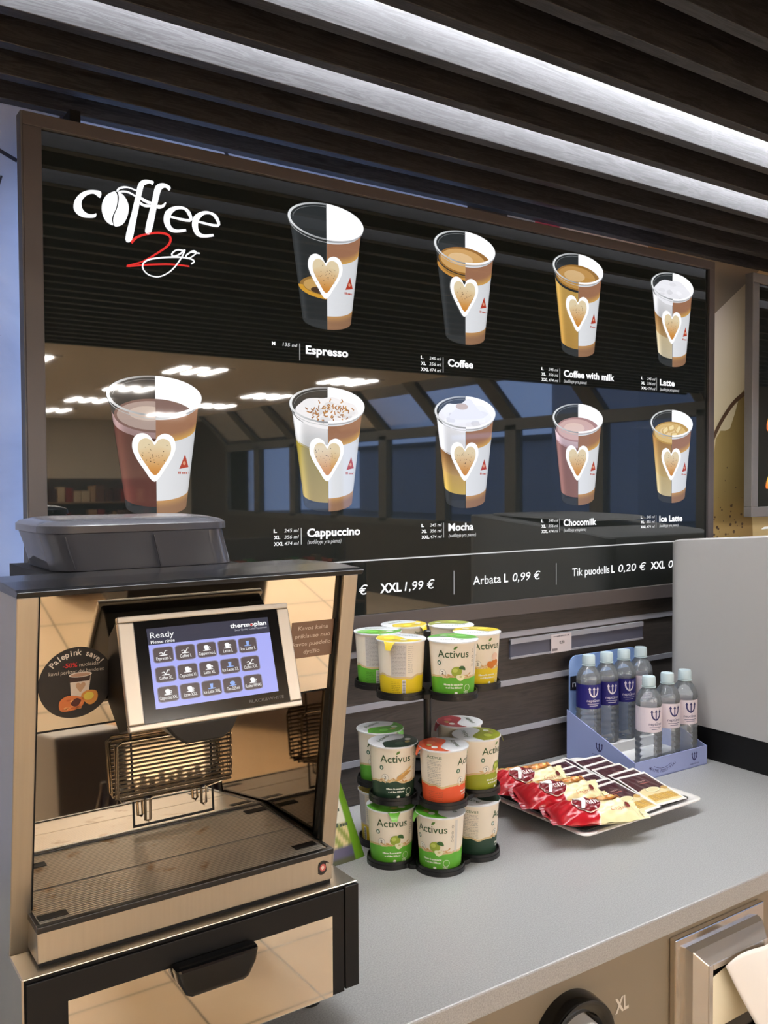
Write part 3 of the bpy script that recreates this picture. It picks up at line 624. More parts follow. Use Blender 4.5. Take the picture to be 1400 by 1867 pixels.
S3 = [('L', '245 ml'), ('XL', '356 ml'), ('XXL', '474 ml')]
GX = [0.645+0.4015*i for i in range(5)]
for i, nm, wn, sub, sz in ((1, 'Espresso', 0.111, False, [('M', '135 ml')]), (2, 'Coffee', 0.081, False, S3), (3, 'Coffee with milk', 0.202, True, S3), (4, 'Latte', 0.068, True, S3)):
    cup_picture(GX[i], 0.348, nm.lower()); caption(GX[i], 0.311, nm, wn, sub, sz)
cup_picture(GX[0], -0.061, 'hot chocolate')
for i, nm, wn in ((1, 'Cappuccino', 0.141), (2, 'Mocha', 0.081), (3, 'Chocomilk', 0.130), (4, 'Ice Latte', 0.108)):
    cup_picture(GX[i], -0.061, nm.lower()); caption(GX[i], -0.096, nm, wn, True, S3)
m = MB(bd); m.flat(rect(0.46, -0.1795, 2.395, -0.1762), fb(1), 0, C(214, 214, 216)); m.build('divider_line', BACKLIT, bd)
m = MB(bd)
m.flat(rect(1.41-0.0012, -0.276, 1.41+0.0012, -0.217), fb(1), 0, C(170, 170, 172)); m.build('divider_line', BACKLIT, bd)
m = MB(bd); m.flat(rect(1.766-0.0012, -0.276, 1.766+0.0012, -0.217), fb(1), 0, C(170, 170, 172)); m.build('divider_line', BACKLIT, bd)
for s, x, wd, b, sl in (('9 €', 1.098, 0.050, 0.004, 0.18), ('XXL', 1.187, 0.062, 0.028, 0), ('1,99 €', 1.258, 0.087, 0.004, 0.18), ('Arbata', 1.472, 0.094, 0.004, 0), ('L', 1.577, 0.014, 0.028, 0), ('0,99 €', 1.605, 0.098, 0.004, 0.18), ('Tik puodelis', 1.828, 0.150, 0.004, 0), ('L', 1.986, 0.014, 0.028, 0), ('0,20 €', 2.014, 0.118, 0.004, 0.18), ('XXL', 2.157, 0.066, 0.028, 0), ('0', 2.237, 0.022, 0.004, 0.18)):
    m = MB(bd); m.flat(text(s, x, -0.2565, 0.0225, wd, b, sl), fb(1), 0, WHT); m.build('price_lettering', BACKLIT, bd)

# ------------------------------------------------------------------ second board with pastries
pb = thing('pastry_board', 'black backlit pastry menu board in a grey frame at the right edge', 'menu board', (3.1, 1.757, -0.113))
m = MB(pb)
m.box(2.626, 3.62, 1.728, 1.757, 0.645, 0.675); m.box(2.626, 3.62, 1.728, 1.757, -0.113, -0.080); m.box(2.626, 2.662, 1.728, 1.757, -0.08, 0.645); m.box(3.585, 3.62, 1.728, 1.757, -0.08, 0.645)
m.build('frame', FRAME2, pb, bevel=0.002)
m = MB(pb); m.box(2.66, 3.59, 1.737, 1.757, -0.082, 0.647); m.build('panel', BLACKGLASS, pb)
m = MB(pb); m.box(2.700, 2.720, 1.757, 1.767, -0.05, 0.60); m.build('added_halo_light', mat('added_mural_light', (0, 0, 0, 1), 0.5, emit=(0.95, 0.93, 0.95, 1), es=5.0), pb)  # unseen strip added behind this board to lift the mural's brightness
m = MB(pb); m.box(2.95, 3.45, 1.757, WB, 0.1, 0.5); m.build('mounting_box', BLACKM, pb)
fq = lambda k: (lambda x, y: (x, 1.7366-0.0002*k, y))
for i, (zt, P, nm) in enumerate(((0.555, [(2.745, 0.02), (2.775, 0.06), (2.84, 0.07), (2.86, -0.02), (2.83, -0.07), (2.76, -0.05)], 'crumbly'), (0.365, [(2.735, 0.05), (2.80, 0.075), (2.87, 0.03), (2.84, -0.06), (2.765, -0.07)], 'square'), (0.19, [(2.72, -0.02), (2.755, 0.07), (2.83, 0.085), (2.86, -0.03), (2.80, -0.065)], 'round'), (0.035, [(2.72, -0.075), (2.735, -0.01), (2.785, 0.06), (2.85, 0.085), (2.86, 0.02), (2.80, -0.05)], 'crescent'))):
    m = MB(pb); Q = smoothpts([(x, zt+y*0.75) for x, y in P], 4, True)
    m.flat(poly(Q), fq(1), 0, cf=lambda x, y: C(*[226+20*math.sin(x*160), 156+40*math.sin(x*90+y*60), 62+20*math.sin(y*140)]))
    for j in range(12): m.flat(poly(ell(random.uniform(2.76, 2.84), zt+random.uniform(-0.03, 0.03), 0.012, 0.006, 10)), fq(2), 0, C(*random.choice([(246, 206, 120), (190, 116, 40), (236, 180, 90)])))
    o = m.build('pastry_picture', BACKLIT, pb); o['label'] = 'picture of a golden '+nm+' pastry'
    m = MB(pb)
    m.flat(text(('Sp', 'Ba', 'Ba', 'Ga')[i], 2.735, zt-0.098, 0.014, 0.026, 0.02), fq(1), 0, WHT); m.flat(scribble(2.764, zt-0.098, 0.012, 0.07, 'l', i), fq(1), 0, WHT)
    for j in (0, 1): m.flat(rect(2.745, zt-0.112-0.012*j, 2.83, zt-0.107-0.012*j), fq(1), 0, C(170, 170, 172))
    m.build('caption', BACKLIT, pb)
# ------------------------------------------------------------------ coffee machine
cm = thing('coffee_machine', 'large stainless steel coffee machine with tilted touchscreen at the left of the counter', 'coffee machine', (0.4515, 1.30, -0.75))
X0, X1 = 0.226, 0.677
def yf(z): return 1.052+(-0.125-z)*0.166                     # leaning front edge of the side panels
for xa, xb, zq in ((X0, X0+0.024, -0.742), (X1-0.023, X1, -0.71)):
    m = MB(cm); m.prism([(yf(-0.125), -0.125), (1.225, -0.125), (1.24, -0.19), (1.60, -0.19), (1.60, zq), (1.135, zq), (1.135, -0.57), (yf(-0.56), -0.56)], xa, xb, 'x')
    m.build('side_panel', STEELX, cm, bevel=0.0015)
for x in (X0+0.024, X1-0.0265):
    m = MB(cm); m.prism([(yf(-0.125)+0.008, -0.125), (yf(-0.125)+0.02, -0.125), (yf(-0.55)+0.02, -0.55), (yf(-0.55)+0.008, -0.55)], x, x+0.0035, 'x'); m.build('panel_seal', BLACKM, cm)
m = MB(cm); m.prism([(1.040, -0.118), (1.044, -0.1245), (1.228, -0.1245), (1.228, -0.116), (1.12, -0.113), (1.05, -0.1155)], X0-0.002, X1+0.002, 'x'); m.build('top_cover', mat('black_satin_lid', C(28, 28, 30), 0.25), cm, bevel=0.001)
m = MB(cm); m.box(X0+0.024, X1-0.023, 1.23, 1.59, -0.26, -0.19); m.build('rear_top', BLACKM, cm)
xa, xb = X0+0.026, X1-0.025
m = MB(cm); fr = lambda z: yf(z)+0.012
m.prism([(fr(-0.125), -0.125), (fr(-0.125)+0.01, -0.125), (fr(-0.288)+0.01, -0.288), (fr(-0.288), -0.288)], xa, xb, 'x'); m.build('front_panel', MIRROR, cm)
m = MB(cm); m.box(xa, xb, 1.112, 1.32, -0.296, -0.288); m.build('brew_bay_ceiling', BLACKM, cm)
m = MB(cm); m.prism([(1.299, -0.56), (1.299, -0.512), (1.317, -0.296), (1.327, -0.296), (1.309, -0.56)], xa, xb, 'x'); bp = m.build('brew_bay_back', MIRROR, cm)
m = MB(cm)
for r in ((0.437, -0.508, 0.440, -0.30), (0.563, -0.508, 0.566, -0.30), (0.437, -0.508, 0.566, -0.5045)): (lambda yy: m.prism([(yy(r[1])-0.0008, r[1]), (yy(r[3])-0.0008, r[3]), (yy(r[3])+0.001, r[3]), (yy(r[1])+0.001, r[1])], r[0], r[2], 'x'))(lambda z: 1.299+0.018*(z+0.512)/0.216)
m.build('hatch_gap', BLACKM, bp)
for x in (xa-0.0015, xb-0.001):
    m = MB(cm); m.prism([(yf(-0.296)+0.028, -0.296), (1.325, -0.296), (1.305, -0.512), (yf(-0.512)+0.025, -0.512)], x, x+0.0025, 'x'); m.build('brew_bay_side', mat('dark_mirror', C(120, 106, 90), 0.06, 1.0), cm)
# sticker plane on the leaning front panel
def fs(k): return lambda x, y: (x, fr(y)-0.0003-0.0002*k, y)
m = MB(cm); cx, cy, R = 0.2975, -0.2335, 0.0435
m.flat(poly(ell(cx, cy, R, R, 64)), fs(0), 0, C(30, 27, 27))
def arctext(s, r, a0, a1, h, c, bold):
    n = len(s)
    for i, ch in enumerate(s):
        if ch == ' ': continue
        a = a0+(a1-a0)*i/(n-1); t = text(ch, 0, 0, h, None, bold, align='c'); m.flat(moved(t, cx+r*math.sin(a), cy+r*math.cos(a), 1, 1, -a), fs(2), 0, c)
arctext('Palepink save!', 0.0338, -0.86, 0.88, 0.0072, C(216, 206, 194), 0.02)
m.flat(text('-50%', cx-0.016, cy+0.0195, 0.0055, 0.0165, 0.02), fs(2), 0, C(190, 40, 44)); m.flat(text('nuolaida', cx+0.003, cy+0.0195, 0.005, 0.0225, 0.0), fs(2), 0, C(196, 186, 174))
m.flat(text('kavai perkant dvi bandeles', cx, cy+0.0118, 0.0048, 0.064, 0.0, align='c'), fs(2), 0, C(196, 186, 174))
q = lambda x, y: (cx+x, cy+y)
m.flat(poly([q(-0.008, 0.009), q(0.017, 0.009), q(0.0145, -0.018), q(-0.0055, -0.018)]), fs(3), 0, C(214, 200, 186))
m.flat(poly([q(-0.0085, 0.0085), q(0.0165, 0.0085), q(0.0155, 0.001), q(-0.0075, 0.001)]), fs(4), 0, C(58, 36, 32))
m.flat(poly(ell(cx+0.0045, cy+0.0095, 0.0135, 0.0032, 24)), fs(4.5), 0, C(220, 208, 196)); m.flat(poly(ell(cx+0.0045, cy+0.0093, 0.0115, 0.0022, 24)), fs(5), 0, C(176, 138, 116))
m.flat(moved(poly(smoothpts(HEART, 4, True)), cx+0.005, cy-0.006, 0.012), fs(5), 0, C(186, 150, 120))
m.flat(poly(smoothpts([q(-0.019, -0.021), q(-0.010, -0.015), q(0.003, -0.017), q(0.010, -0.022), q(0.006, -0.031), q(-0.008, -0.034), q(-0.018, -0.032)], 4, True)), fs(6), 0, C(206, 116, 62))
m.flat(poly(smoothpts([q(0.006, -0.018), q(0.012, -0.011), q(0.024, -0.013), q(0.025, -0.024), q(0.016, -0.029)], 4, True)), fs(6), 0, C(206, 140, 66)); m.flat(poly(ell(cx+0.015, cy-0.018, 0.006, 0.005, 18)), fs(7), 0, C(216, 196, 84))
m.flat(poly(smoothpts([q(-0.006, -0.025), q(0.0, -0.019), q(0.006, -0.022), q(0.003, -0.028), q(-0.002, -0.029)], 4, True)), fs(7), 0, C(84, 36, 30))
for i in range(16): m.flat(poly(ell(cx+random.uniform(-0.016, 0.004), cy+random.uniform(-0.032, -0.019), 0.003, 0.0012, 10)), fs(6.5), 0, C(*random.choice([(226, 146, 88), (186, 92, 44), (232, 170, 110)])))
o = m.build('sticker', PRINT, cm); o['label'] = 'round black sticker with a cup and pastries'
m = MB(cm); m.flat(rect(0.584, -0.239, 0.6515, -0.188), fs(0), 0, C(126, 98, 80))
for i, s in enumerate(('Kavos kaina', 'priklauso nuo', 'kavos puodelio', 'dydžio')): m.flat(text(s, 0.6178, -0.1995-0.0112*i, 0.0058, 0.0043*len(s), 0.008, 0.1, 'c'), fs(1), 0, C(208, 192, 176))
o = m.build('sticker', PRINT, cm); o['label'] = 'brown rectangular price notice sticker'
# touchscreen
TL = Vector((0.3305, 1.03, -0.1525)); TR = Vector((0.5530, 1.03, -0.1525)); BL = Vector((0.3305, 0.99, -0.2785)); ux = TR-TL; uy = BL-TL; un = ux.cross(uy).normalized()
if un.y > 0: un = -un
def fsn(k): return lambda u, v: tuple(TL+ux*u+uy*v+un*(0.0003*k))
m = MB(cm); b = TL+ux*0.02+uy*0.02
bk = [(TL.y+0.002, TL.z-0.004), (BL.y+0.004, BL.z+0.002), (1.04, -0.292), (1.082, -0.262), (1.080, -0.185), (1.05, -0.162)]
m.prism(bk, TL.x+0.004, TR.x-0.004, 'x'); m.build('screen_housing', BLACKM, cm, bevel=0.002)
m = MB(cm)
def slab(mb, u0, u1, v0, v1, d0, d1, mi=0):
    vs = [tuple(TL+ux*u+uy*v+un*d) for d in (d0, d1) for v in (v0, v1) for u in (u0, u1)]
    mb.add(vs, [(0, 2, 3, 1), (4, 5, 7, 6), (0, 1, 5, 4), (2, 6, 7, 3), (0, 4, 6, 2), (1, 3, 7, 5)], mi)
slab(m, 0, 1, 0, 0.055, -0.008, 0.0); slab(m, 0, 1, 0.945, 1, -0.008, 0.0); slab(m, 0, 0.085, 0.055, 0.945, -0.008, 0.0); slab(m, 0.925, 1, 0.055, 0.945, -0.008, 0.0)
m.build('screen_frame', mat('satin_steel_frame', C(196, 186, 172), 0.4, 0.85), cm, bevel=0.0015)
m = MB(cm); slab(m, 0.085, 0.925, 0.055, 0.945, -0.006, -0.0008); sg = m.build('screen_glass', BLACKG, cm)
U0, U1, V0, V1 = 0.150, 0.862, 0.125, 0.835
AS = 0.132/0.2225                              # height of the frame against its width
def fd(k): return lambda x, y: fsn(-2.4+k)(U0+(U1-U0)*x, V0+(V1-V0)*(1-y))
m = MB(cm); DA = (V1-V0)*0.132/((U1-U0)*0.2225)
m.flat(rect(0, 0, 1, 1), fd(0), 0, C(172, 176, 246)); m.flat(rect(0, 0.79, 1, 1), fd(0.3), 0, C(58, 58, 74))
def dt(s, x, y, h, wd, b=0.0, al='l', c=(1, 1, 1, 1), k=1): m.flat(text(s, x, y, h, wd, b, 0, al), fd(k), 0, c)
dt('Ready', 0.02, 0.875, 0.075, 0.185); dt('Please rinse', 0.02, 0.805, 0.042, 0.185, 0.005); dt('thermoplan', 0.665, 0.90, 0.058, 0.315, 0.03); dt('Swiss Quality Coffee Equipment', 0.70, 0.855, 0.026, 0.28, 0.0, 'l', C(190, 190, 200))
m.flat(poly(ell(0.848, 0.918, 0.011, 0.018, 14)), fd(1.3), 0, C(196, 60, 60))
BT = [['Espresso L', 'Coffee L', 'Cappuccino L', 'Latte L', 'Ice Latte L'], ['Coffee XL', 'Cappuccino XL', 'Latte XL', 'Ice Latte XL', 'Coffee XXL'], ['Cappuccino XXL', 'Latte XXL', 'Ice Latte XXL', 'Tea 225ml', 'Karštas PIENAS']]
bc = C(92, 80, 80)
for r in range(3):
    for c_ in range(5):
        x, y = 0.105+0.172*c_, 0.655-0.245*r
        m.flat(rrect(x-0.080, y-0.098, x+0.080, y+0.098, 0.03), fd(0.4), 0, C(138, 134, 160)); m.flat(rrect(x-0.074, y-0.090, x+0.074, y+0.090, 0.026), fd(0.6), 0, bc)
        s = BT[r][c_]; dt(s, x, y-0.062, 0.042, min(0.135, 0.0115*len(s)), 0.004, 'c')
        ic = (1, 1, 1, 1) if not s.startswith(('Ice', 'Tea')) else C(150, 180, 240)
        if s.startswith('Ice'): m.flat(poly([(x-0.014, y+0.055), (x+0.014, y+0.055), (x+0.009, y), (x-0.009, y)]), fd(1), 0, ic)
        elif s.startswith('Tea'): m.flat(poly(ell(x, y+0.025, 0.022, 0.026, 14)), fd(1), 0, ic)
        elif s.startswith(('Cof', 'Esp')): m.flat(ribbon([(x-0.03, y+0.02), (x-0.012, y+0.03), (x-0.004, y+0.004), (x+0.012, y+0.03), (x+0.018, y+0.05), (x+0.032, y+0.045)], 0.007), fd(1), 0, ic)
        else: m.flat(poly([(x-0.022, y+0.04), (x+0.022, y+0.04), (x+0.014, y), (x-0.014, y)]), fd(1), 0, ic); m.flat(ring2(x+0.022, y+0.024, 0.010, 0.016, 0.005, 0.008, 14), fd(1), 0, ic); m.flat(poly(ell(x-0.002, y+0.045, 0.018, 0.016, 14)), fd(1), 0, ic)
        m.flat(poly(ell(x, y-0.006, 0.032, 0.007, 16)), fd(1), 0, ic)
m.build('display', SCREEN, sg)
m = MB(cm); m.flat(text('BLACK&WHITE', 0.905, 0.91, 0.026, 0.20, 0.01, 0, 'r'), lambda x, y: fsn(-2.0)(x, y), 0, C(98, 94, 90))
m.v = m.v
_v = [TL+ux*0+uy*0]
m2 = MB(cm); m2.flat(moved(text('BLACK&WHITE', 0, 0, 0.028, 0.215, 0.01), 0, 0, 1, 1), lambda x, y: fsn(-2.0)(0.675+x, 0.905-y), 0, C(112, 106, 100)); o = m2.build('frame_lettering', PRINT, sg)
# outlet under the screen
m = MB(cm); m.prism([(0.375, -0.280), (0.470, -0.280), (0.462, -0.296), (0.448, -0.306), (0.402, -0.306), (0.388, -0.296)], 1.0, 1.06, 'y'); m.build('outlet', BLACK, cm, bevel=0.003)
# folding wire rack
m = MB(cm); m.xf = Matrix.Translation((0.0075, 0, -0.006)); yr = 1.284; r_ = 0.0016
rk = [(0.403, yr, -0.372), (0.403, yr, -0.448), (0.408, yr, -0.455), (0.440, yr, -0.455), (0.443, yr, -0.458), (0.443, yr, -0.488), (0.448, yr, -0.490), (0.4505, yr, -0.487), (0.4505, yr, -0.458), (0.454, yr, -0.455), (0.528, yr, -0.455), (0.531, yr, -0.458), (0.531, yr, -0.480), (0.535, yr, -0.483), (0.5385, yr, -0.480), (0.5385, yr, -0.456), (0.575, yr, -0.450), (0.580, yr, -0.444), (0.580, yr, -0.376), (0.575, yr, -0.369), (0.41, yr, -0.367)]
m.tube(rk, r_*1.3, 8, closed=True)
m.tube([(0.403, yr+0.012, -0.375), (0.403, yr+0.012, -0.452), (0.580, yr+0.012, -0.452), (0.580, yr+0.012, -0.372), (0.408, yr+0.012, -0.372)], r_*1.2, 8, closed=True)
for k in range(4):
    z = -0.380-0.019*k; m.tube([(0.580, yr-0.002, z), (0.583, yr+0.006, z), (0.580, yr+0.013, z)], r_, 6)
for k in range(13):
    z = -0.375-0.0062*k; m.tube([(0.404, yr-0.003, z), (0.579, yr-0.003, z)], r_, 6)
m.build('cup_rack', WIRE, cm, smooth=50)
# drip tray
ta, tb = 0.247, 0.6455
m = MB(cm); m.box(ta, tb, 1.076, 1.30, -0.556, -0.5165); tr = m.build('drip_tray', STEELX, cm, bevel=0.0012)
m = MB(cm); m.box(ta+0.002, tb-0.002, 1.078, 1.30, -0.5605, -0.556); m.build('tray_gasket', BLACKM, tr)
m = MB(cm)
for r in ((ta-0.001, tb+0.001, 1.072, 1.081), (ta-0.001, tb+0.001, 1.292, 1.300), (ta-0.001, ta+0.005, 1.081, 1.292), (tb-0.005, tb+0.001, 1.081, 1.292)): m.box(r[0], r[1], r[2], r[3], -0.519, -0.511)
m.build('tray_rim', BLACK, tr, bevel=0.001)
for ya, yb, sl in ((1.082, 1.176, ((ta+0.006, 1.092), (tb-0.044, 1.101))), (1.179, 1.291, ((ta+0.020, 1.250), (tb-0.040, 1.266)))):
    m = MB(cm); m.box(ta+0.005, tb-0.005, ya, yb, -0.5165, -0.5125); g = m.build('grate', GRATE, tr)
    for sx, sy in sl:
        m = MB(cm); m.box(sx, sx+0.034, sy-0.002, sy+0.013, -0.514, -0.5119); m.build('finger_slot', BLACKM, g)
m = MB(cm); ft = lambda k: (lambda x, y: (x, 1.0755-0.0003*k, y)); lx, ly = 0.630, -0.536
m.flat(poly(smoothpts([(lx-0.007, ly-0.006), (lx-0.006, ly+0.006), (lx+0.003, ly+0.009), (lx+0.011, ly+0.004), (lx+0.005, ly+0.005), (lx+0.006, ly-0.006), (lx-0.003, ly-0.010), (lx-0.011, ly-0.003)], 4, True)), ft(1), 0, C(28, 24, 22))
m.flat(poly(ell(lx, ly, 0.0048, 0.0052, 24)), ft(2), 0, C(196, 96, 92)); m.flat(poly(smoothpts([(lx-0.001, ly-0.003), (lx-0.003, ly+0.001), (lx, ly+0.003), (lx+0.002, ly)], 4, True)), ft(3), 0, C(236, 210, 200))
o = m.build('emblem', PRINT, tr); o['label'] = 'small red and black round emblem'
# base
m = MB(cm); m.box(X0, X1, 1.060, 1.60, -0.5625, -0.5605); m.build('base_ledge', STEEL, cm, bevel=0.001)
m = MB(cm); m.box(X0+0.003, X1-0.001, 1.062, 1.59, -0.708, -0.5625); m.box(X0-0.0005, X0+0.002, 1.0605, 1.135, -0.71, -0.5615, 1); m.build('base_housing', [BLACKM, STEELX], cm)
m = MB(cm); m.box(X0+0.004, 0.6535, 1.057, 1.062, -0.711, -0.5665); dr = m.build('grounds_drawer', BLACKM, cm, bevel=0.001)
m = MB(cm); m.box(0.2755, 0.6335, 1.0555, 1.058, -0.7115, -0.598); m.build('drawer_panel', MIRROR, dr)
m = MB(cm); m.prism([(0.398, -0.592), (0.512, -0.592), (0.508, -0.612), (0.497, -0.631), (0.490, -0.633), (0.420, -0.633), (0.412, -0.629), (0.403, -0.612)], 1.034, 1.056, 'y'); m.build('handle', BLACKG, dr, bevel=0.006, seg=3)
m = MB(cm); m.box(0.6550, X1+0.0005, 1.0565, 1.062, -0.7085, -0.5635); m.build('corner_trim', BLACKM, cm, bevel=0.001)
for x, y in ((0.632, 1.125), (0.27, 1.125), (0.632, 1.54), (0.27, 1.54)):
    m = MB(cm); m.lathe([(0.019, -0.75), (0.021, -0.747), (0.021, -0.722), (0.017, -0.708)], 24, x, y, 0); m.build('foot', BLACK, cm, smooth=40)
# bean hopper
def loop(x0, x1, y0, y1, z, n=10, bow=0.006):
    r = 0.042; P = []
    for cx_, cy_, a in ((x1-r, y1-r, 0), (x0+r, y1-r, PI/2), (x0+r, y0+r, PI), (x1-r, y0+r, 1.5*PI)):
        P += [(cx_+r*math.cos(a+PI/2*k/n), cy_+r*math.sin(a+PI/2*k/n), z) for k in range(n+1)]
    return [(x, y-bow*math.sin(PI*max(0, min(1, (x-x0)/(x1-x0))))*(1 if y < (y0+y1)/2 else 0), z) for x, y, z in P]
def loft(mb, loops, cap0=False, cap1=False):
    n = len(loops[0]); vs = [p for l in loops for p in l]
    fs_ = [(k*n+i, k*n+(i+1) % n, (k+1)*n+(i+1) % n, (k+1)*n+i) for k in range(len(loops)-1) for i in range(n)]
    if cap0: fs_.append(tuple(range(n))[::-1])
    if cap1: fs_.append(tuple(range((len(loops)-1)*n, len(loops)*n)))
    mb.add(vs, fs_)
m = MB(cm); loft(m, [loop(0.317, 0.5830, 1.236, 1.42, -0.116), loop(0.308, 0.5730, 1.232, 1.42, -0.085), loop(0.301, 0.5660, 1.228, 1.42, -0.0645)]); hp = m.build('bean_hopper', SMOKE, cm, smooth=50)
m = MB(cm); loft(m, [loop(0.2975, 0.5695, 1.222, 1.424, -0.0635), loop(0.2975, 0.5685, 1.222, 1.424, -0.0540), loop(0.302, 0.5630, 1.228, 1.418, -0.0495), loop(0.32, 0.545, 1.25, 1.40, -0.0450)], True, True); m.build('lid', mat('smoked_lid', C(84, 84, 90), 0.2), hp, smooth=40)
m = MB(cm); loft(m, [loop(0.321, 0.5780, 1.240, 1.412, -0.1155), loop(0.319, 0.5760, 1.238, 1.412, -0.108), loop(0.33, 0.56, 1.25, 1.40, -0.102)], True, True)
m.prism([(0.345, -0.11), (0.40, -0.11), (0.395, -0.088), (0.372, -0.078), (0.35, -0.085)], 1.245, 1.38, 'y'); m.build('coffee_beans', BEANS, hp, smooth=60)
for P in ([(0.340, 1.231, -0.113), (0.3255, 1.223, -0.069)], [(0.458, 1.2265, -0.114), (0.446, 1.221, -0.069)]):
    m = MB(cm); m.tube(P, 0.0014, 6); m.build('mould_seam', mat('smoked_lid'), hp)
m = MB(cm); m.box(0.30, 0.585, 1.232, 1.44, -0.19, -0.117); m.build('hopper_seat', BLACKM, cm)
# ------------------------------------------------------------------ porridge cups on the carousel
CH, CRB, CRT, LR = 0.104, 0.0405, 0.0468, 0.0496
def crad(z): return CRB+(CRT-CRB)*z/CH
def wrap(off):
    def f(x, z):
        a = x/0.044; r = crad(z)+off; return (r*math.sin(a), -r*math.cos(a), z)
    return f
KINDS = {'green': ((98, 176, 52), 'apple'), 'yellow': ((228, 200, 36), 'honey'), 'dark green': ((34, 62, 44), 'oats'), 'orange': ((232, 92, 50), 'peach'), 'olive': ((158, 166, 44), 'pear'), 'red': ((176, 52, 62), 'berry')}
CUPS = {}
def lines(m, x0, x1, z0, z1, n, c, k, jag=0.3):
    for i in range(n):
        z = z0+(z1-z0)*i/max(1, n-1); x = x0
        while x < x1-0.002:
            l = random.uniform(0.002, 0.007); m.flat(chop(rect(x, z, min(x+l, x1), z+0.0009), 0.004), wrap(k), 0, c); x += l+0.0012
        if random.random() < jag: x1 = x1
def make_cup(kind):
    col, fruit = KINDS[kind]; bc = C(*col); root = bpy.data.objects.new('porridge_cup', None); COL.objects.link(root); root['category'] = 'cup'; root['group'] = 'instant porridge cups on the carousel'
    m = MB(raw=True); seg = 48
    zb = lambda a: CH*(0.33+0.018*math.sin(3*a+1)+0.012*math.sin(7*a)+0.01*math.sin(11*a))
    cream = C(238, 226, 206)
    rows = [lambda a: 0.0, lambda a: 0.002, zb, lambda a: zb(a)+0.004, lambda a: CH*0.8, lambda a: CH-0.003, lambda a: CH]
    cs = [bc, bc, C(216, 190, 142), cream, cream, C(240, 238, 232)]
    vs = []
    for k, rf in enumerate(rows):
        for i in range(seg):
            a = 2*PI*i/seg; z = rf(a); r = crad(z)-(0.0012 if k == 0 else 0); vs.append((r*math.cos(a), r*math.sin(a), z))
    for k in range(len(rows)-1): m.add_shared(vs, [(k*seg+i, k*seg+(i+1) % seg, (k+1)*seg+(i+1) % seg, (k+1)*seg+i) for i in range(seg)], 0, cs[k], k == 0)
    m.add_shared(vs, [tuple(range(seg))[::-1]], 0, bc, False)
    m.build('body', PRINT, root, smooth=50)
    m = MB(raw=True); dk = C(58, 84, 44); ink = C(126, 116, 104); wh = C(236, 238, 224)
    front, side, back = m, MB(raw=True), MB(raw=True)
    def P(t, c, k=0.0004):
        x = sum(p[0] for p in t[0])/max(1, len(t[0])); (side if x < -0.055 else back if x > 0.092 else front).flat(chop(t, 0.004), wrap(k), 0, c)
    P(text('Activus', -0.031, 0.0745, 0.0150, 0.061, 0.008), dk); P(poly(smoothpts([(0.000, 0.0905), (0.002, 0.0955), (0.0075, 0.0965), (0.0050, 0.0915)], 3, True)), C(96, 130, 50), 0.0005)
    P(poly(ell(-0.029, 0.0635, 0.0042, 0.0045, 18)), C(36, 92, 60)); P(poly(ell(-0.029, 0.0635, 0.002, 0.0028, 10)), wh, 0.0006)
    P(poly(ell(-0.022, 0.044, 0.0075, 0.0078, 24)), C(196, 186, 170)); P(poly(ell(-0.022, 0.044, 0.0064, 0.0067, 24)), C(240, 234, 220), 0.0006); P(text('2', -0.022, 0.0415, 0.0065, None, 0.02, align='c'), C(70, 66, 60), 0.0008)
    for i in range(24):                                # scattered flakes along the band
        x = random.uniform(-0.034, 0.036); P(moved(poly(ell(0, 0, 0.0035, 0.0014, 8)), x, 0.0375+random.uniform(-0.002, 0.005), 1, 1, random.uniform(-0.8, 0.8)), C(*random.choice([(216, 178, 124), (196, 148, 92), (232, 204, 160)])), 0.0007)
    if fruit in ('apple', 'pear'):
        P(poly(ell(0.006, 0.0475, 0.0105, 0.0098, 24)), C(150, 166, 56), 0.0009); P(poly(ell(0.003, 0.050, 0.005, 0.004, 14)), C(186, 196, 92), 0.0010)
        P(poly(smoothpts([(0.010, 0.054), (0.014, 0.0585), (0.021, 0.057), (0.0235, 0.050), (0.017, 0.051)], 3, True)), C(58, 96, 44), 0.0011)
        P(poly(smoothpts([(0.006, 0.0405), (0.021, 0.0405), (0.020, 0.033), (0.0135, 0.0295), (0.0075, 0.033)], 4, True)), C(236, 232, 190), 0.0012); P(poly(ell(0.014, 0.0375, 0.003, 0.002, 10)), C(206, 196, 130), 0.0013)
    elif fruit == 'oats':
        for i in range(12): P(moved(poly(ell(0, 0, 0.0062, 0.0020, 10)), 0.004+0.0022*i, 0.040+0.0014*i+(0.005 if i % 2 else 0), 1, 1, 0.6 if i % 2 else 0.1), C(*random.choice([(222, 180, 112), (200, 152, 84)])), 0.0009+0.00005*i)
    else:
        for i in range(7): P(poly(ell(0.004+0.0045*i % 0.022, 0.040+random.uniform(0, 0.012), 0.0065, 0.006, 16)), C(*{'honey': (206, 120, 40), 'peach': (240, 150, 80), 'berry': (180, 50, 60)}[fruit]), 0.0009+0.00004*i)
        P(poly(ell(0.018, 0.058, 0.009, 0.008, 18)), C(232, 196, 170), 0.0008)
    P(scribble(-0.020, 0.0205, 0.0034, 0.039, 'l', 5), wh); P(scribble(-0.016, 0.0145, 0.0034, 0.033, 'l', 6), wh); P(text('70g', 0.021, 0.0042, 0.0048, 0.011, 0.008), wh); P(poly(ell(0.005, 0.006, 0.0035, 0.0025, 12)), wh)
    P(ring2(0.029, 0.015, 0.0068, 0.0068, 0.0008, 0.0008, 24), wh)
    # side and back panels: small print, table, barcode
    P(rect(0.046, 0.036, 0.052, 0.098), C(214, 208, 198))
    for z in (0.058, 0.066, 0.074, 0.086): P(ring2(0.041, z, 0.0022, 0.003, 0.0006, 0.0008, 8), ink)
    for g in range(4): lines(side, -0.092, -0.062, 0.084-0.0125*g, 0.0755-0.0125*g, 4, C(176, 168, 156), 0.0005)
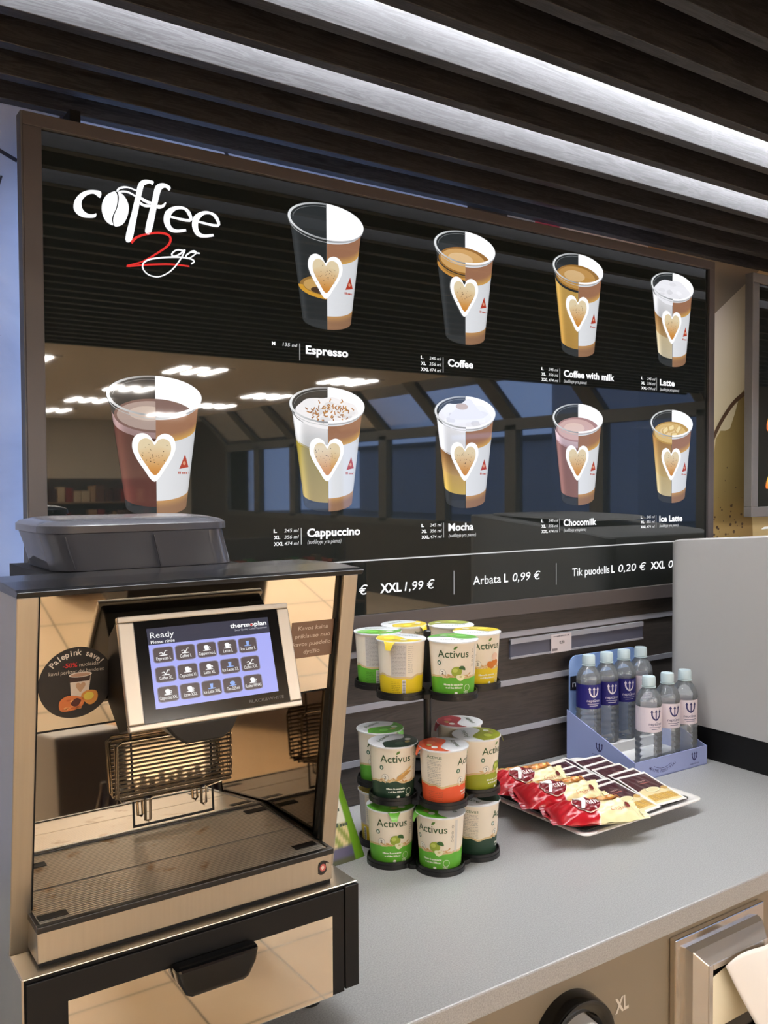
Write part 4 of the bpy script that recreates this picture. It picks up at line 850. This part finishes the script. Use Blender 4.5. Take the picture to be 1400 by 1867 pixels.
    P(text('Activus', -0.092, 0.0885, 0.0075, 0.030, 0.004), C(110, 128, 92))
    P(rect(0.098, 0.037, 0.128, 0.099), C(206, 200, 194)); lines(back, 0.100, 0.126, 0.096, 0.040, 22, C(168, 162, 156), 0.0007)
    lines(back, 0.131, 0.142, 0.095, 0.045, 14, C(190, 182, 170), 0.0005)
    lines(side, -0.092, -0.060, 0.024, 0.006, 6, C(*[min(255, q*0.72+20) for q in col]), 0.0005)
    lines(back, 0.098, 0.116, 0.026, 0.006, 7, C(*[q*0.72 for q in col]), 0.0005)
    P(rect(0.120, 0.003, 0.1275, 0.031), C(236, 234, 226)); z = 0.005
    while z < 0.029:
        h = random.choice((0.0006, 0.0011)); P(rect(0.1208, z, 0.1267, z+h), C(30, 30, 30), 0.0006); z += h+random.choice((0.0006, 0.001))
    m.build('label_print', PRINT, root); side.build('small_print', PRINT, root); back.build('nutrition_table', PRINT, root)
    m = MB(raw=True); m.lathe([(CRT+0.0005, CH-0.002), (LR, CH-0.0015), (LR, CH+0.0005), (LR-0.002, CH+0.0012), (0.001, CH+0.0016)], 48, c=C(232, 234, 236)); 
    m.grid(lambda u, v: ((u-0.5)*0.026*(1-0.6*v), -LR+0.001-0.007*v, CH+0.0006-0.012*v*v-0.004*v), 6, 6, 0, c=bc)
    top = lambda k: (lambda x, y: (x, y, CH+0.0013+0.0003*k+0.0006*(1-min(1, math.hypot(x, y)/LR))))
    S = smoothpts([(-0.0495, -0.004), (-0.02, 0.012), (0.02, -0.012), (0.0495, -0.002)], 5)
    m.flat(poly(S+[(0.0485*math.cos(a), 0.0485*math.sin(a)) for a in [-PI*i/24 for i in range(1, 24)]]), top(1), 0, bc)
    m.flat(moved(text('Activus', 0, 0, 0.011, 0.048, 0.004), -0.022, 0.019), top(1), 0, dk)
    m.flat(poly(ell(-0.016, -0.02, 0.011, 0.008, 20)), top(2), 0, C(*[min(255, q+40) for q in col])); m.flat(poly(ell(0.018, -0.024, 0.0075, 0.006, 18)), top(2), 0, C(230, 230, 222)); m.flat(poly(ell(0.002, -0.03, 0.008, 0.005, 16)), top(2.4), 0, C(190, 170, 100))
    o = m.build('lid', FOIL, root, smooth=40); o['label'] = kind+' and white foil lid'
    CUPS[kind] = root; return root
SX, SY = 1.112, 1.468; RS = 0.1015; VB = 37.4            # carousel pole; direction of view there, degrees right of +Y
def spot(th):                                            # th: degrees, 0 = towards the viewer, + = to the right
    a = math.radians(th); v = math.radians(VB); rx, ry = math.cos(v), -math.sin(v); bx, by = -math.sin(v), -math.cos(v)
    return SX+RS*(math.sin(a)*rx+math.cos(a)*bx), SY+RS*(math.sin(a)*ry+math.cos(a)*by)
TIERS = [(-0.7415, 14, 6), (-0.6135, 18, 6), (-0.4065, 30, 6)]   # top of each tier, its turn, places
cs = thing('carousel_stand', 'black round three-tier carousel stand holding porridge cups', 'display stand', (SX, SY, -0.75))
m = MB(cs); m.lathe([(0.008, -0.75), (0.008, -0.302), (0.006, -0.300)], 20, SX, SY, 0); m.build('pole', BLACK, cs, smooth=40)
for zt, off, n in TIERS:
    m = MB(cs); pts = []
    for i in range(240):
        a = 360*i/240; d = min(((a-off-60*k+180) % 360-180 for k in range(n)), key=abs); v = math.radians(VB+0)
        rr = RS*math.cos(math.radians(d))+math.sqrt(max(0, 0.0485**2-(RS*math.sin(math.radians(d)))**2)) if abs(d) < 27 else 0.115
        rr = max(rr, 0.113); A = math.radians(a); rx, ry = math.cos(v), -math.sin(v); bx, by = -math.sin(v), -math.cos(v)
        pts.append((SX+rr*(math.sin(A)*rx+math.cos(A)*bx), SY+rr*(math.sin(A)*ry+math.cos(A)*by)))
    m.prism(pts, zt-0.0085, zt, 'z'); tier = m.build('tier', BLACK, cs)
    m = MB(cs)
    for k in range(n):
        x, y = spot(off+60*k); m.lathe([(0.0475, zt-0.001), (0.0475, zt+0.006), (0.0455, zt+0.006), (0.0455, zt-0.001)], 40, x, y, 0, cap=False)
    m.build('cup_ring', BLACK, tier, smooth=40)
m = MB(cs); m.lathe([(0.055, -0.745), (0.052, -0.66), (0.03, -0.63), (0.012, -0.60)], 32, SX, SY, 0, cap=False); m.build('hub', BLACK, cs, smooth=40)
used = set()
def cup(tier, th, kind, face, label, lidrot=None):
    zt = TIERS[tier][0]; x, y = spot(th)
    if kind in CUPS: o = copy_tree(CUPS[kind])
    else: o = make_cup(kind)
    put(o, (x, y, zt+0.0006), math.radians(-VB+face), label)
    ld = [c for c in o.children if c.name.startswith('lid')][0]
    ld.rotation_euler = (0, 0, math.radians((lidrot if lidrot is not None else 0)-face))
    return o
cup(2, -30, 'yellow', -152, 'yellow-banded porridge cup on the top tier showing its table of small print, front left', -25)
cup(2, 30, 'green', 0, 'green-banded porridge cup with an apple on the top tier, front right beside the pole', 180)
cup(2, 90, 'yellow', 28, 'yellow-banded porridge cup at the right end of the top tier', 190)
cup(2, 150, 'olive', 120, 'porridge cup with a lime green lid at the back right of the top tier', -150)
cup(2, -150, 'yellow', 150, 'porridge cup with a yellow and white lid at the back left of the top tier', 60)
cup(2, -90, 'green', -158, 'green-banded porridge cup with a barcode at the left end of the top tier', 20)
cup(1, 18, 'orange', 76, 'orange-banded porridge cup in front of the pole on the middle tier', -72)
cup(1, -42, 'dark green', 10, 'dark green-banded porridge cup with oat ears at the front left of the middle tier', 70)
cup(1, -102, 'green', 8, 'green-banded porridge cup with a torn-up lid at the left of the middle tier', 60)
cup(1, 78, 'olive', 52, 'olive green-banded porridge cup at the right of the middle tier', 100)
cup(1, 138, 'red', 120, 'porridge cup with a red and white lid at the back right of the middle tier', -70)
cup(0, 14, 'green', -22, 'green-banded porridge cup with an apple at the very front of the bottom tier', -70)
cup(0, -46, 'green', 6, 'green-banded porridge cup with an apple at the front left of the bottom tier', 10)
cup(0, 74, 'dark green', 84, 'dark green-banded porridge cup showing small print at the right of the bottom tier', 150)
cup(0, -106, 'yellow', 150, 'yellow-banded porridge cup half hidden at the left of the bottom tier', 0)
# ------------------------------------------------------------------ pouch behind the machine
t = thing('tea_pouch', 'white pouch with a green edge standing between coffee machine and carousel', 'pouch', (0.93, 1.50, -0.75))
m = MB(t)
def pf(u, v):
    x = 0.845+(0.993-0.845)*u if False else (0.80+(0.980-0.80)*u)*(1-v)+(0.80+(0.915-0.80)*u)*v
    d = 0.016*math.sin(PI*u)**0.5*math.sin(PI*min(1, v*0.9+0.1))**0.5
    return x, d, -0.75+0.225*v
def pc(u, v):
    if u > 0.86: return C(110, 160, 40)
    if v < 0.06: return C(80, 84, 60)
    if v < 0.36 and u > 0.3:
        return C(*((96, 92, 120) if v < 0.16 else (150, 160, 84) if math.sin(u*40+v*30) > 0 else (226, 210, 160)))
    return C(232, 230, 214)
m.grid(lambda u, v: (pf(u, v)[0], 1.505-pf(u, v)[1]+0.03*v, pf(u, v)[2]), 40, 30, 0, pc); m.grid(lambda u, v: (pf(u, v)[0], 1.505+pf(u, v)[1]+0.03*v, pf(u, v)[2]), 40, 10, 0, c=C(226, 224, 208))
m.build('pouch_body', FOIL, t, smooth=60)
m = MB(t)
for i, xr in enumerate((0.918, 0.912, 0.918, 0.938)): m.flat(scribble(xr, -0.585-0.030*i, 0.008, 0.034, 'r', i), lambda x, y: (x, 1.487+0.03*(y+0.75)/0.225, y), 0, C(70, 84, 64))
m.build('pouch_lettering', PRINT, t)
# ------------------------------------------------------------------ snack tray
TX0, TX1, TY0, TY1 = 1.357, 1.747, 1.262, 1.648; tz = -0.75
tray = thing('serving_tray', 'square white serving tray full of packaged snacks', 'tray', ((TX0+TX1)/2, (TY0+TY1)/2, tz))
def sq(x0, x1, y0, y1, r, z, n=6):
    P = []
    for cx_, cy_, a in ((x1-r, y1-r, 0), (x0+r, y1-r, PI/2), (x0+r, y0+r, PI), (x1-r, y0+r, 1.5*PI)): P += [(cx_+r*math.cos(a+PI/2*k/n), cy_+r*math.sin(a+PI/2*k/n), z) for k in range(n+1)]
    return P
m = MB(tray); L_ = lambda d, r, z: sq(TX0+d, TX1-d, TY0+d, TY1-d, r, z)
loft(m, [L_(0.085, 0.02, tz), L_(0.075, 0.02, tz+0.006), L_(0.045, 0.022, tz+0.014), L_(0.004, 0.022, tz+0.027), L_(0.0, 0.022, tz+0.029), L_(0.0005, 0.022, tz+0.0315), L_(0.004, 0.02, tz+0.0325), L_(0.012, 0.018, tz+0.031), L_(0.045, 0.02, tz+0.0175), L_(0.075, 0.02, tz+0.0165)], True, True); m.build('tray_body', WHITEM, tray, smooth=40)
MZ = tz+0.0325
m = MB(); loft(m, [sq(TX0+0.016, TX1-0.030, TY0+0.018, TY1-0.028, 0.008, MZ), sq(TX0+0.016, TX1-0.030, TY0+0.018, TY1-0.028, 0.008, MZ+0.0016)], True, True); tag(m.build('tray_mat', MATT), 'dark woven mat lying on the white snack tray under the packets', 'mat')
def make_croissant():
    root = bpy.data.objects.new('croissant_pack', None); COL.objects.link(root); root['category'] = 'snack pack'; root['group'] = 'croissant packs on the tray'
    L, W, H = 0.196, 0.099, 0.046; red, cream = (186, 24, 36), (240, 228, 176)
    def prof(u):                                      # thickness along the length, flat crimped ends
        e = min(u, 1-u); return 0.05+0.95*min(1, max(0, (e-0.055)/0.16))**0.55
    def S(u, v, top):
        rn = math.sin(u*37+v*19)*0.0008+math.sin(u*23-v*31)*0.0008+math.sin(v*47+u*11)*0.0002
        a = math.sin(PI*v)**0.62; wv = 0.86+0.14*prof(u); y = (v-0.5)*W*wv
        z = H*0.5*prof(u)*a*(1.15 if top else 0.75)
        return ((u-0.5)*L, y, H*0.375+(z+rn*prof(u)*1.5 if top else -z))
    def cf(u, v):
        s = 0.40+0.10*math.sin(v*5.0+0.6)-0.16*v
        if u < s: return C(*(red if u > 0.05 else (150, 20, 30)))
        if u < s+0.012: return C(250, 244, 236)
        if v > 0.55 and u < 0.85: return C(*(232, 180+18*math.sin(u*60), 96) if math.sin(u*60+v*6) > -0.2 else (206, 128, 60))
        return C(*cream)
    m = MB(raw=True); m.grid(lambda u, v: S(u, v, True), 60, 30, 0, cf); m.grid(lambda u, v: S(u, v, False), 40, 16, 0, lambda u, v: C(*red) if u < 0.5 else C(*cream)); m.build('wrapper', FOIL, root, smooth=80)
    m = MB(raw=True)
    def on(k): return lambda x, y: (lambda p: (p[0], p[1], p[2]+0.0016+0.0009*k))(S(x/L+0.5, min(0.98, max(0.02, y/W+0.5)), True))
    def fill(t, k, c): m.flat(t, on(k), 0, c)
    def disc(cx_, cy_, a, b, k, c, rot=0):
        P = [(0, 0)]; F = []
        for j in range(1, 9):
            for i in range(32): P.append((a*j/8*math.cos(2*PI*i/32), b*j/8*math.sin(2*PI*i/32)))
        for i in range(32): F.append((0, 1+i, 1+(i+1) % 32))
        for j in range(7):
            for i in range(32): F.append((1+j*32+i, 1+(j+1)*32+i, 1+(j+1)*32+(i+1) % 32, 1+j*32+(i+1) % 32))
        fill(moved((P, F), cx_, cy_, 1, 1, rot), k, c)
    disc(-0.022, -0.008, 0.0310, 0.0255, 1, C(250, 236, 220)); disc(-0.022, -0.008, 0.0298, 0.0243, 2, C(120, 16, 26))
    fill(ribbon([(-0.047, 0.004), (-0.024, 0.007), (-0.029, -0.010), (-0.036, -0.026)], [0.008, 0.009, 0.009, 0.006], 8), 3, C(244, 240, 236))
    fill(moved(chop(text('DAYS', 0, 0, 0.0095, 0.026, 0.02), 0.006), -0.021, -0.013, 1, 1, 0.0), 3, C(250, 240, 236))
    fill(moved(chop(text('Croissant', 0, 0, 0.008, 0.046, 0.0, 0.25), 0.006), 0.022, -0.036, 1, 1, 0.1), 3, C(190, 110, 84)); disc(0.066, -0.018, 0.006, 0.0055, 2, C(110, 36, 30))
    disc(0.036, 0.014, 0.032, 0.014, 2, C(216, 146, 70), 0.2)
    for i in range(5): disc(0.014+0.011*i, 0.010+0.0022*i, 0.0045, 0.010, 3+0.2*i, C(238, 190, 104) if i % 2 else C(206, 130, 58), -0.3)
    m.build('label_print', FOIL, root)
    m = MB(raw=True)
    for sgn in (-1, 1):
        m.grid(lambda u, v: (sgn*(L/2-0.002+0.012*v), (u-0.5)*W*0.86, H*0.375+0.0016*math.sin(u*60)*v+0.004*math.sin(u*7)), 40, 3, 0, c=C(*(150, 20, 30)) if sgn < 0 else C(236, 222, 170))
    m.build('crimped_end', FOIL, root, smooth=80)
    return root
CR = make_croissant()
PZ = MZ+0.0018
put(CR, (1.430, 1.306, PZ), math.radians(-24), 'red and cream croissant pack at the front corner of the snack tray', rx=math.radians(4))
put(copy_tree(CR), (1.434, 1.412, PZ+0.010), math.radians(-20), 'red and cream croissant pack in the middle of the three on the snack tray', rx=math.radians(12))
put(copy_tree(CR), (1.438, 1.518, PZ+0.012), math.radians(-16), 'red and cream croissant pack farthest back at the left of the snack tray', rx=math.radians(14))
def make_sachet():
    root = bpy.data.objects.new('wafer_packet', None); COL.objects.link(root); root['category'] = 'snack pack'; root['group'] = 'small wafer packets on the tray'
    L, W, H = 0.132, 0.094, 0.0046
    def S(u, v, top):
        e = min(u, 1-u)*W; g = min(v, 1-v)*L; k = min(1, max(0, (e-0.006)/0.012))*min(1, max(0, (g-0.008)/0.014)); k = k**0.6
        r = 0.0005*math.sin(u*29+v*13)+0.0004*math.sin(u*17-v*31)
        return ((u-0.5)*W, (v-0.5)*L, (H*0.5*k+0.0003+r*k) if top else -H*0.5*k-0.0002)
    def cf(u, v):
        e = min(u*W, (1-u)*W); g = min(v*L, (1-v)*L)
        if g < 0.008 or e < 0.0055: return C(236, 232, 226)
        wv = 0.46+0.03*math.sin(u*6)
        if v > wv: return C(66, 26, 30)
        if v > wv-0.02: return C(226, 206, 160)
        if 0.1 < v < 0.30 and 0.10 < u < 0.90: return C(206, 168, 82) if math.sin(u*90) > -0.3 and math.sin(v*120) > -0.3 else C(186, 144, 62)
        return C(226, 208, 158)
    m = MB(raw=True); m.grid(lambda u, v: S(u, v, True), 48, 60, 0, cf); m.grid(lambda u, v: S(u, v, False), 16, 16, 0, c=C(230, 226, 220)); m.build('wrapper', FOIL, root, smooth=80)
    m = MB(raw=True); on = lambda k: (lambda x, y: (x, y, H*0.5+0.0008+0.0002*k))
    m.flat(scribble(0, 0.026, 0.005, 0.026, 'c', 2), on(1), 0, C(186, 150, 140)); m.flat(scribble(0, 0.018, 0.0034, 0.032, 'c', 4), on(1), 0, C(196, 110, 96))
    m.flat(poly(ell(-0.004, -0.010, 0.021, 0.0105, 28)), on(1), 0, C(150, 128, 84)); m.flat(poly(ell(-0.004, -0.010, 0.0202, 0.0098, 28)), on(2), 0, C(234, 226, 184)); m.flat(poly(ell(-0.004, -0.010, 0.016, 0.007, 28)), on(3), 0, C(222, 212, 160)); m.flat(poly(ell(0.030, -0.012, 0.009, 0.007, 20)), on(2), 0, C(196, 158, 86))
    m.build('label_print', FOIL, root); return root
SA = make_sachet(); firsts = [True]
def sachet(x, ytop, rz, tilt, label, dz=0.0):
    o = SA if firsts[0] else copy_tree(SA); firsts[0] = False
    r = math.radians(tilt); y = ytop-0.066*math.cos(r)
    put(o, (x, y, PZ+0.0036+0.066*math.sin(r)+dz), math.radians(rz), label, rx=r)
ORD = ['frontmost', 'second from the front', 'third from the front', 'fourth from the front', 'fifth from the front', 'rearmost']
for i, (x, y, rz) in enumerate(((1.655, 1.405, -4), (1.664, 1.434, 2), (1.660, 1.482, -2), (1.664, 1.515, 3), (1.672, 1.556, -3))): sachet(x, y, rz, 11, 'white-edged brown wafer packet, %s in the right-hand row on the tray' % ORD[i if i < 4 else 5])
for i, (x, y, rz) in enumerate(((1.556, 1.398, 3), (1.553, 1.424, -2), (1.560, 1.466, 2), (1.556, 1.496, -3), (1.564, 1.530, 2), (1.575, 1.575, 1))): sachet(x, y, rz, 11, 'white-edged brown wafer packet, %s in the left-hand row on the tray' % ORD[i])
sachet(1.635, 1.618, 8, 4, 'white-edged brown wafer packet lying alone at the back edge of the tray')
# ------------------------------------------------------------------ water bottles in their display box
BW_, BD_ = 0.280, 0.238
bx = thing('display_box', 'pale blue cardboard display box holding water bottles', 'box', (1.772, 1.482, -0.75), rz=math.radians(-1.2))
m = MB(raw=True)
m.box(0, BW_, 0, 0.003, 0, 0.050); m.box(0, BW_, 0, BD_, 0, 0.003); m.prism([(0.003, 0), (BD_, 0), (BD_, 0.136), (0.003, 0.050)], 0, 0.003, 'x'); m.prism([(0.003, 0), (BD_, 0), (BD_, 0.136), (0.003, 0.050)], BW_-0.003, BW_, 'x'); m.build('carton', CARD, bx)
m = MB(raw=True); P = [(0.006, 0.003), (BW_-0.004, 0.003), (BW_-0.004, 0.26)]+[(BW_-0.03+0.026*math.cos(a), 0.255+0.026*math.sin(a)) for a in (PI*k/12 for k in range(1, 7))]+[(0.032+0.026*math.cos(a), 0.255+0.026*math.sin(a)) for a in (PI/2+PI*k/12 for k in range(0, 7))]
m.prism(P, BD_-0.004, BD_-0.001, 'y'); m.build('back_board', mat('blue_card', C(140, 170, 222), 0.5), bx)
m = MB(raw=True); m.box(0.004, BW_-0.004, 0.155, BD_-0.005, 0.003, 0.046); m.box(0.004, BW_-0.004, 0.085, 0.155, 0.003, 0.020); m.box(0.004, BW_-0.004, 0.0035, 0.085, 0.003, 0.008); m.build('riser', WHITEC, bx)
m = MB(raw=True); nv = C(40, 36, 96); ff = lambda k: (lambda x, y: (x, -0.0004*k, y))
m.flat(moved(trident(0.021), BW_-0.052, 0.029), ff(1), 0, nv); m.flat(text('neptūnas', BW_-0.052, 0.009, 0.0045, 0.036, 0.0, align='c'), ff(1), 0, nv)
m.flat(ribbon([(0.070, 0.030), (0.092, 0.0225), (0.114, 0.022), (0.136, 0.029)], 0.0012), ff(1), 0, nv)
s = 'MASTYK POZITYVIAI'
for i, ch in enumerate(s):
    if ch != ' ':
        u = i/(len(s)-1)-0.5; m.flat(moved(text(ch, 0, 0, 0.0072, None, 0.015, align='c'), 0.103+0.098*u, 0.0105+0.045*u*u*1.3, 1, 1, 1.05*u), ff(1), 0, nv)
fl = lambda x, y: (-0.0004, BD_-x, y)
m.flat(moved(trident(0.022), 0.118, 0.060), fl, 0, nv); m.flat(text('neptūnas', 0.118, 0.038, 0.005, 0.046, 0.0, align='c'), fl, 0, nv)
fbk = lambda k: (lambda x, y: (x, BD_-0.0044-0.0003*k, y))
m.flat(rect(0.008, 0.188, BW_-0.006, 0.226), fbk(1), 0, C(22, 22, 30)); m.flat(text('neptūnas vanduo', 0.016, 0.196, 0.020, 0.235, 0.0), fbk(2), 0, C(226, 228, 236))
m.build('carton_print', PRINT, bx)
BH, BR = 0.243, 0.0338
def make_bottle(blue):
    root = bpy.data.objects.new('water_bottle', None); COL.objects.link(root); root['category'] = 'bottle'; root['group'] = 'small water bottles in the display box'
    prof = [(0.004, 0.004), (0.022, 0.0015), (0.030, 0.0), (BR-0.001, 0.006), (BR, 0.014)]
    for k in range(5): z = 0.018+0.015*k; prof += [(BR, z), (BR, z+0.006), (BR-0.0016, z+0.009), (BR, z+0.0125)]
    prof += [(BR, 0.098), (BR-0.002, 0.102), (BR-0.002, 0.168), (BR, 0.172), (BR-0.0005, 0.178), (0.0305, 0.190), (0.0245, 0.202), (0.0170, 0.211), (0.0140, 0.216), (0.0135, 0.232)]
    m = MB(raw=True); m.lathe(prof, 36, cap=False); m.build('bottle_body', PET, root, smooth=60)
    m = MB(raw=True); m.lathe([(0.0182, 0.2145), (0.0182, 0.2165), (0.0135, 0.2170)], 28, cap=False); m.lathe([(0.0168, 0.2180), (0.0172, 0.221), (0.0172, 0.237), (0.0158, 0.242), (0.004, 0.243)], 40, cap=True); m.build('cap', mat('pale_blue_cap', C(196, 214, 220), 0.4), root, smooth=40)
    bg = C(30, 26, 108) if blue else C(226, 214, 222); fg = C(232, 222, 226) if blue else nv
    m = MB(raw=True); r = BR-0.0010; m.lathe([(r, 0.103), (r, 0.167)], 40, c=bg, cap=False)
    def wr(k): return lambda x, z: ((r+0.0003*k)*math.sin(x/r), -(r+0.0003*k)*math.cos(x/r), z)
    m.flat(chop(moved(trident(0.026), 0.002, 0.146), 0.004), wr(1), 0, fg); m.flat(chop(text('neptūnas', 0.002, 0.1215, 0.0075, 0.038, 0.006, align='c'), 0.004), wr(1), 0, fg)
    for z, wd in ((0.1155, 0.034), (0.1105, 0.024)): m.flat(chop(rect(0.002-wd/2, z, 0.002+wd/2, z+0.0012), 0.004), wr(1), 0, fg)
    m.build('label_band', PRINT, root); return root
BB_ = make_bottle(True); BW2 = make_bottle(False); fb_, fw_ = [True], [True]
ca, sa = math.cos(math.radians(-1.2)), math.sin(math.radians(-1.2))
def bottle(lx_, ly_, lz_, blue, face, label):
    src, fl_ = (BB_, fb_) if blue else (BW2, fw_); o = src if fl_[0] else copy_tree(src); fl_[0] = False
    put(o, (1.772+lx_*ca-ly_*sa, 1.482+lx_*sa+ly_*ca, -0.75+lz_), math.radians(face), label)
bottle(0.0370, 0.194, 0.0465, True, -25, 'water bottle with a dark blue label at the left end of the back row')
bottle(0.1055, 0.194, 0.0465, True, -22, 'water bottle with a dark blue label, second from the left in the back row')
bottle(0.1740, 0.194, 0.0465, True, -24, 'water bottle with a dark blue label, third from the left in the back row')
bottle(0.2425, 0.194, 0.0465, False, -22, 'water bottle with a white label at the right end of the back row')
bottle(0.098, 0.042, 0.0085, False, -20, 'water bottle with a white label, leftmost of the front row')
bottle(0.170, 0.042, 0.0085, False, -20, 'water bottle with a white label, middle of the front row')
bottle(0.240, 0.042, 0.0085, False, -26, 'water bottle with a white label at the right end of the front row')
# ------------------------------------------------------------------ white appliance at the right
ap = thing('white_appliance', 'big rounded white counter appliance on a black base at the right edge', 'appliance', (2.4, 1.3, -0.75))
def ztop(y): return -0.112-0.105*max(0, y-1.30)**1.0-0.10*max(0, y-1.45)
def rloop(x0, x1, y0, y1, r, zf, n=10):
    P = []
    for cx_, cy_, a in ((x1-r, y1-r, 0), (x0+r, y1-r, PI/2), (x0+r, y0+r, PI), (x1-r, y0+r, 1.5*PI)): P += [(cx_+r*math.cos(a+PI/2*k/n), cy_+r*math.sin(a+PI/2*k/n)) for k in range(n+1)]
    return [(x, y, zf(y) if callable(zf) else zf) for x, y in P]
m = MB(ap); A_ = (2.084, 2.62, 0.98, 1.64)
loft(m, [rloop(*A_, 0.05, -0.662), rloop(*A_, 0.05, -0.655), rloop(*A_, 0.05, lambda y: ztop(y)-0.004), rloop(2.088, 2.616, 0.984, 1.636, 0.048, lambda y: ztop(y))], True, True); m.build('housing', WHITEP, ap, smooth=40)
m = MB(ap); loft(m, [rloop(2.16, 2.58, 1.0, 1.42, 0.06, lambda y: ztop(y)-0.002), rloop(2.165, 2.575, 1.005, 1.415, 0.06, lambda y: ztop(y)+0.004)], False, True); m.build('lid', mat('bright_white_plastic', C(184, 181, 178), 0.4), ap, smooth=40)
m = MB(ap); loft(m, [rloop(2.092, 2.60, 1.02, 1.60, 0.06, -0.75), rloop(2.092, 2.60, 1.02, 1.60, 0.06, -0.66)], True, True); m.build('base', BLACKM, ap, smooth=40)
# ------------------------------------------------------------------ fittings in the counter front
cdz = thing('cup_dispenser', 'black round cup dispenser ring in the counter front', 'cup dispenser', (1.056, 1.02, -0.905))
m = MB(cdz); m.lathe([(0.080, 1.021), (0.081, 1.012), (0.078, 0.992), (0.076, 0.986), (0.070, 0.985), (0.056, 0.992), (0.0525, 1.002), (0.0520, 1.021)], 64, 1.056, 0, -0.905, axis='y', cap=False); m.build('ring', BLACKG, cdz, smooth=40)
pcup = thing('paper_cup', 'white paper cup sticking bottom first out of the black dispenser ring', 'cup', (1.056, 1.02, -0.905))
m = MB(pcup); m.lathe([(0.049, 1.020), (0.043, 0.962), (0.0425, 0.955), (0.0385, 0.953), (0.037, 0.935), (0.035, 0.932), (0.0325, 0.933), (0.0320, 0.945)], 56, 1.056, 0, -0.905, axis='y', cap=False); m.build('cup_wall', mat('white_paper', C(226, 220, 212), 0.55), pcup, smooth=40)
m = MB(pcup); m.lathe([(0.0322, 0.943), (0.001, 0.944)], 40, 1.056, 0, -0.905, axis='y'); m.build('cup_bottom', mat('brown_paper', C(112, 70, 58), 0.6), pcup)
NSTEEL = mat('bright_steel', C(214, 208, 200), 0.22, 0.7)
nb = thing('napkin_dispenser', 'chrome napkin dispenser set into the counter front at the bottom right', 'napkin dispenser', (1.44, 1.02, -0.95))
NX0, NX1, NT, NB = 1.312, 1.580, -0.813, -1.09
def frustum(mb, x0, x1, z0, z1, ya, i0, i1, j0, j1, yb, mi=0):
    a = [(x0, ya, z0), (x1, ya, z0), (x1, ya, z1), (x0, ya, z1)]; b = [(i0, yb, j0), (i1, yb, j0), (i1, yb, j1), (i0, yb, j1)]
    mb.add(a+b, [(0, 1, 5, 4), (1, 2, 6, 5), (2, 3, 7, 6), (3, 0, 4, 7)], mi)
m = MB(nb); m.box(NX0, NX1, 1.006, 1.0195, NB, NT); m.build('flange', CHROME, nb, bevel=0.002)
m = MB(nb); frustum(m, NX0+0.026, NX1-0.022, NB+0.02, NT-0.020, 1.006, NX0+0.030, NX1-0.026, NB+0.024, NT-0.024, 0.992); m.build('step', NSTEEL, nb, bevel=0.001)
m = MB(nb); i0, i1, j0, j1 = NX0+0.050, NX1-0.040, NB+0.05, NT-0.046
frustum(m, NX0+0.030, NX1-0.026, NB+0.024, NT-0.024, 0.992, i0, i1, j0, j1, 0.974)
for r in ((i0, i0+0.012, j0, j1), (i1-0.012, i1, j0, j1), (i0+0.012, i1-0.012, j1-0.012, j1), (i0+0.012, i1-0.012, j0, j0+0.012)): m.box(r[0], r[1], 0.972, 0.976, r[2], r[3])
m.build('face_plate', NSTEEL, nb, bevel=0.0015)
m = MB(nb); m.box(i0+0.010, i1-0.010, 0.985, 0.988, j0+0.01, j1-0.01); m.build('slot', BLACKG, nb)
nk = thing('napkin_stack', 'stack of folded white napkins inside the chrome dispenser', 'napkin', ((i0+i1)/2, 0.98, j0+0.012))
m = MB(nk)
m.grid(lambda u, v: (i0+0.013+(i1-i0-0.026)*u, 0.978-0.010*math.sin(PI*u)*math.sin(PI*v), j0+0.055+(j1-0.03-j0-0.055)*v+0.012*math.sin(PI*u)*v), 20, 12); m.box(i0+0.014, i1-0.014, 0.9785, 0.986, j0+0.055, j1-0.032); m.build('napkin', mat('cream_napkin', C(240, 232, 206), 0.8), nk, smooth=60)
nh = MB()
def nf(u, v):
    x = 1.400+0.135*u-0.02*v+0.012*v*u+0.06*v; y = 0.966-0.085*v-0.012*math.sin(PI*u)+0.02*v*v; z = -0.868+0.018*math.sin(PI*u)-0.15*v-0.03*v*u
    return (x, y+0.004*math.sin(7*u+5*v), z)
nh.grid(nf, 24, 24); o = nh.build('napkin', NAPKIN, smooth=80); o.modifiers.new('thickness', 'SOLIDIFY').thickness = 0.0012
tag(o, 'white napkin hanging out of the chrome dispenser', 'napkin')
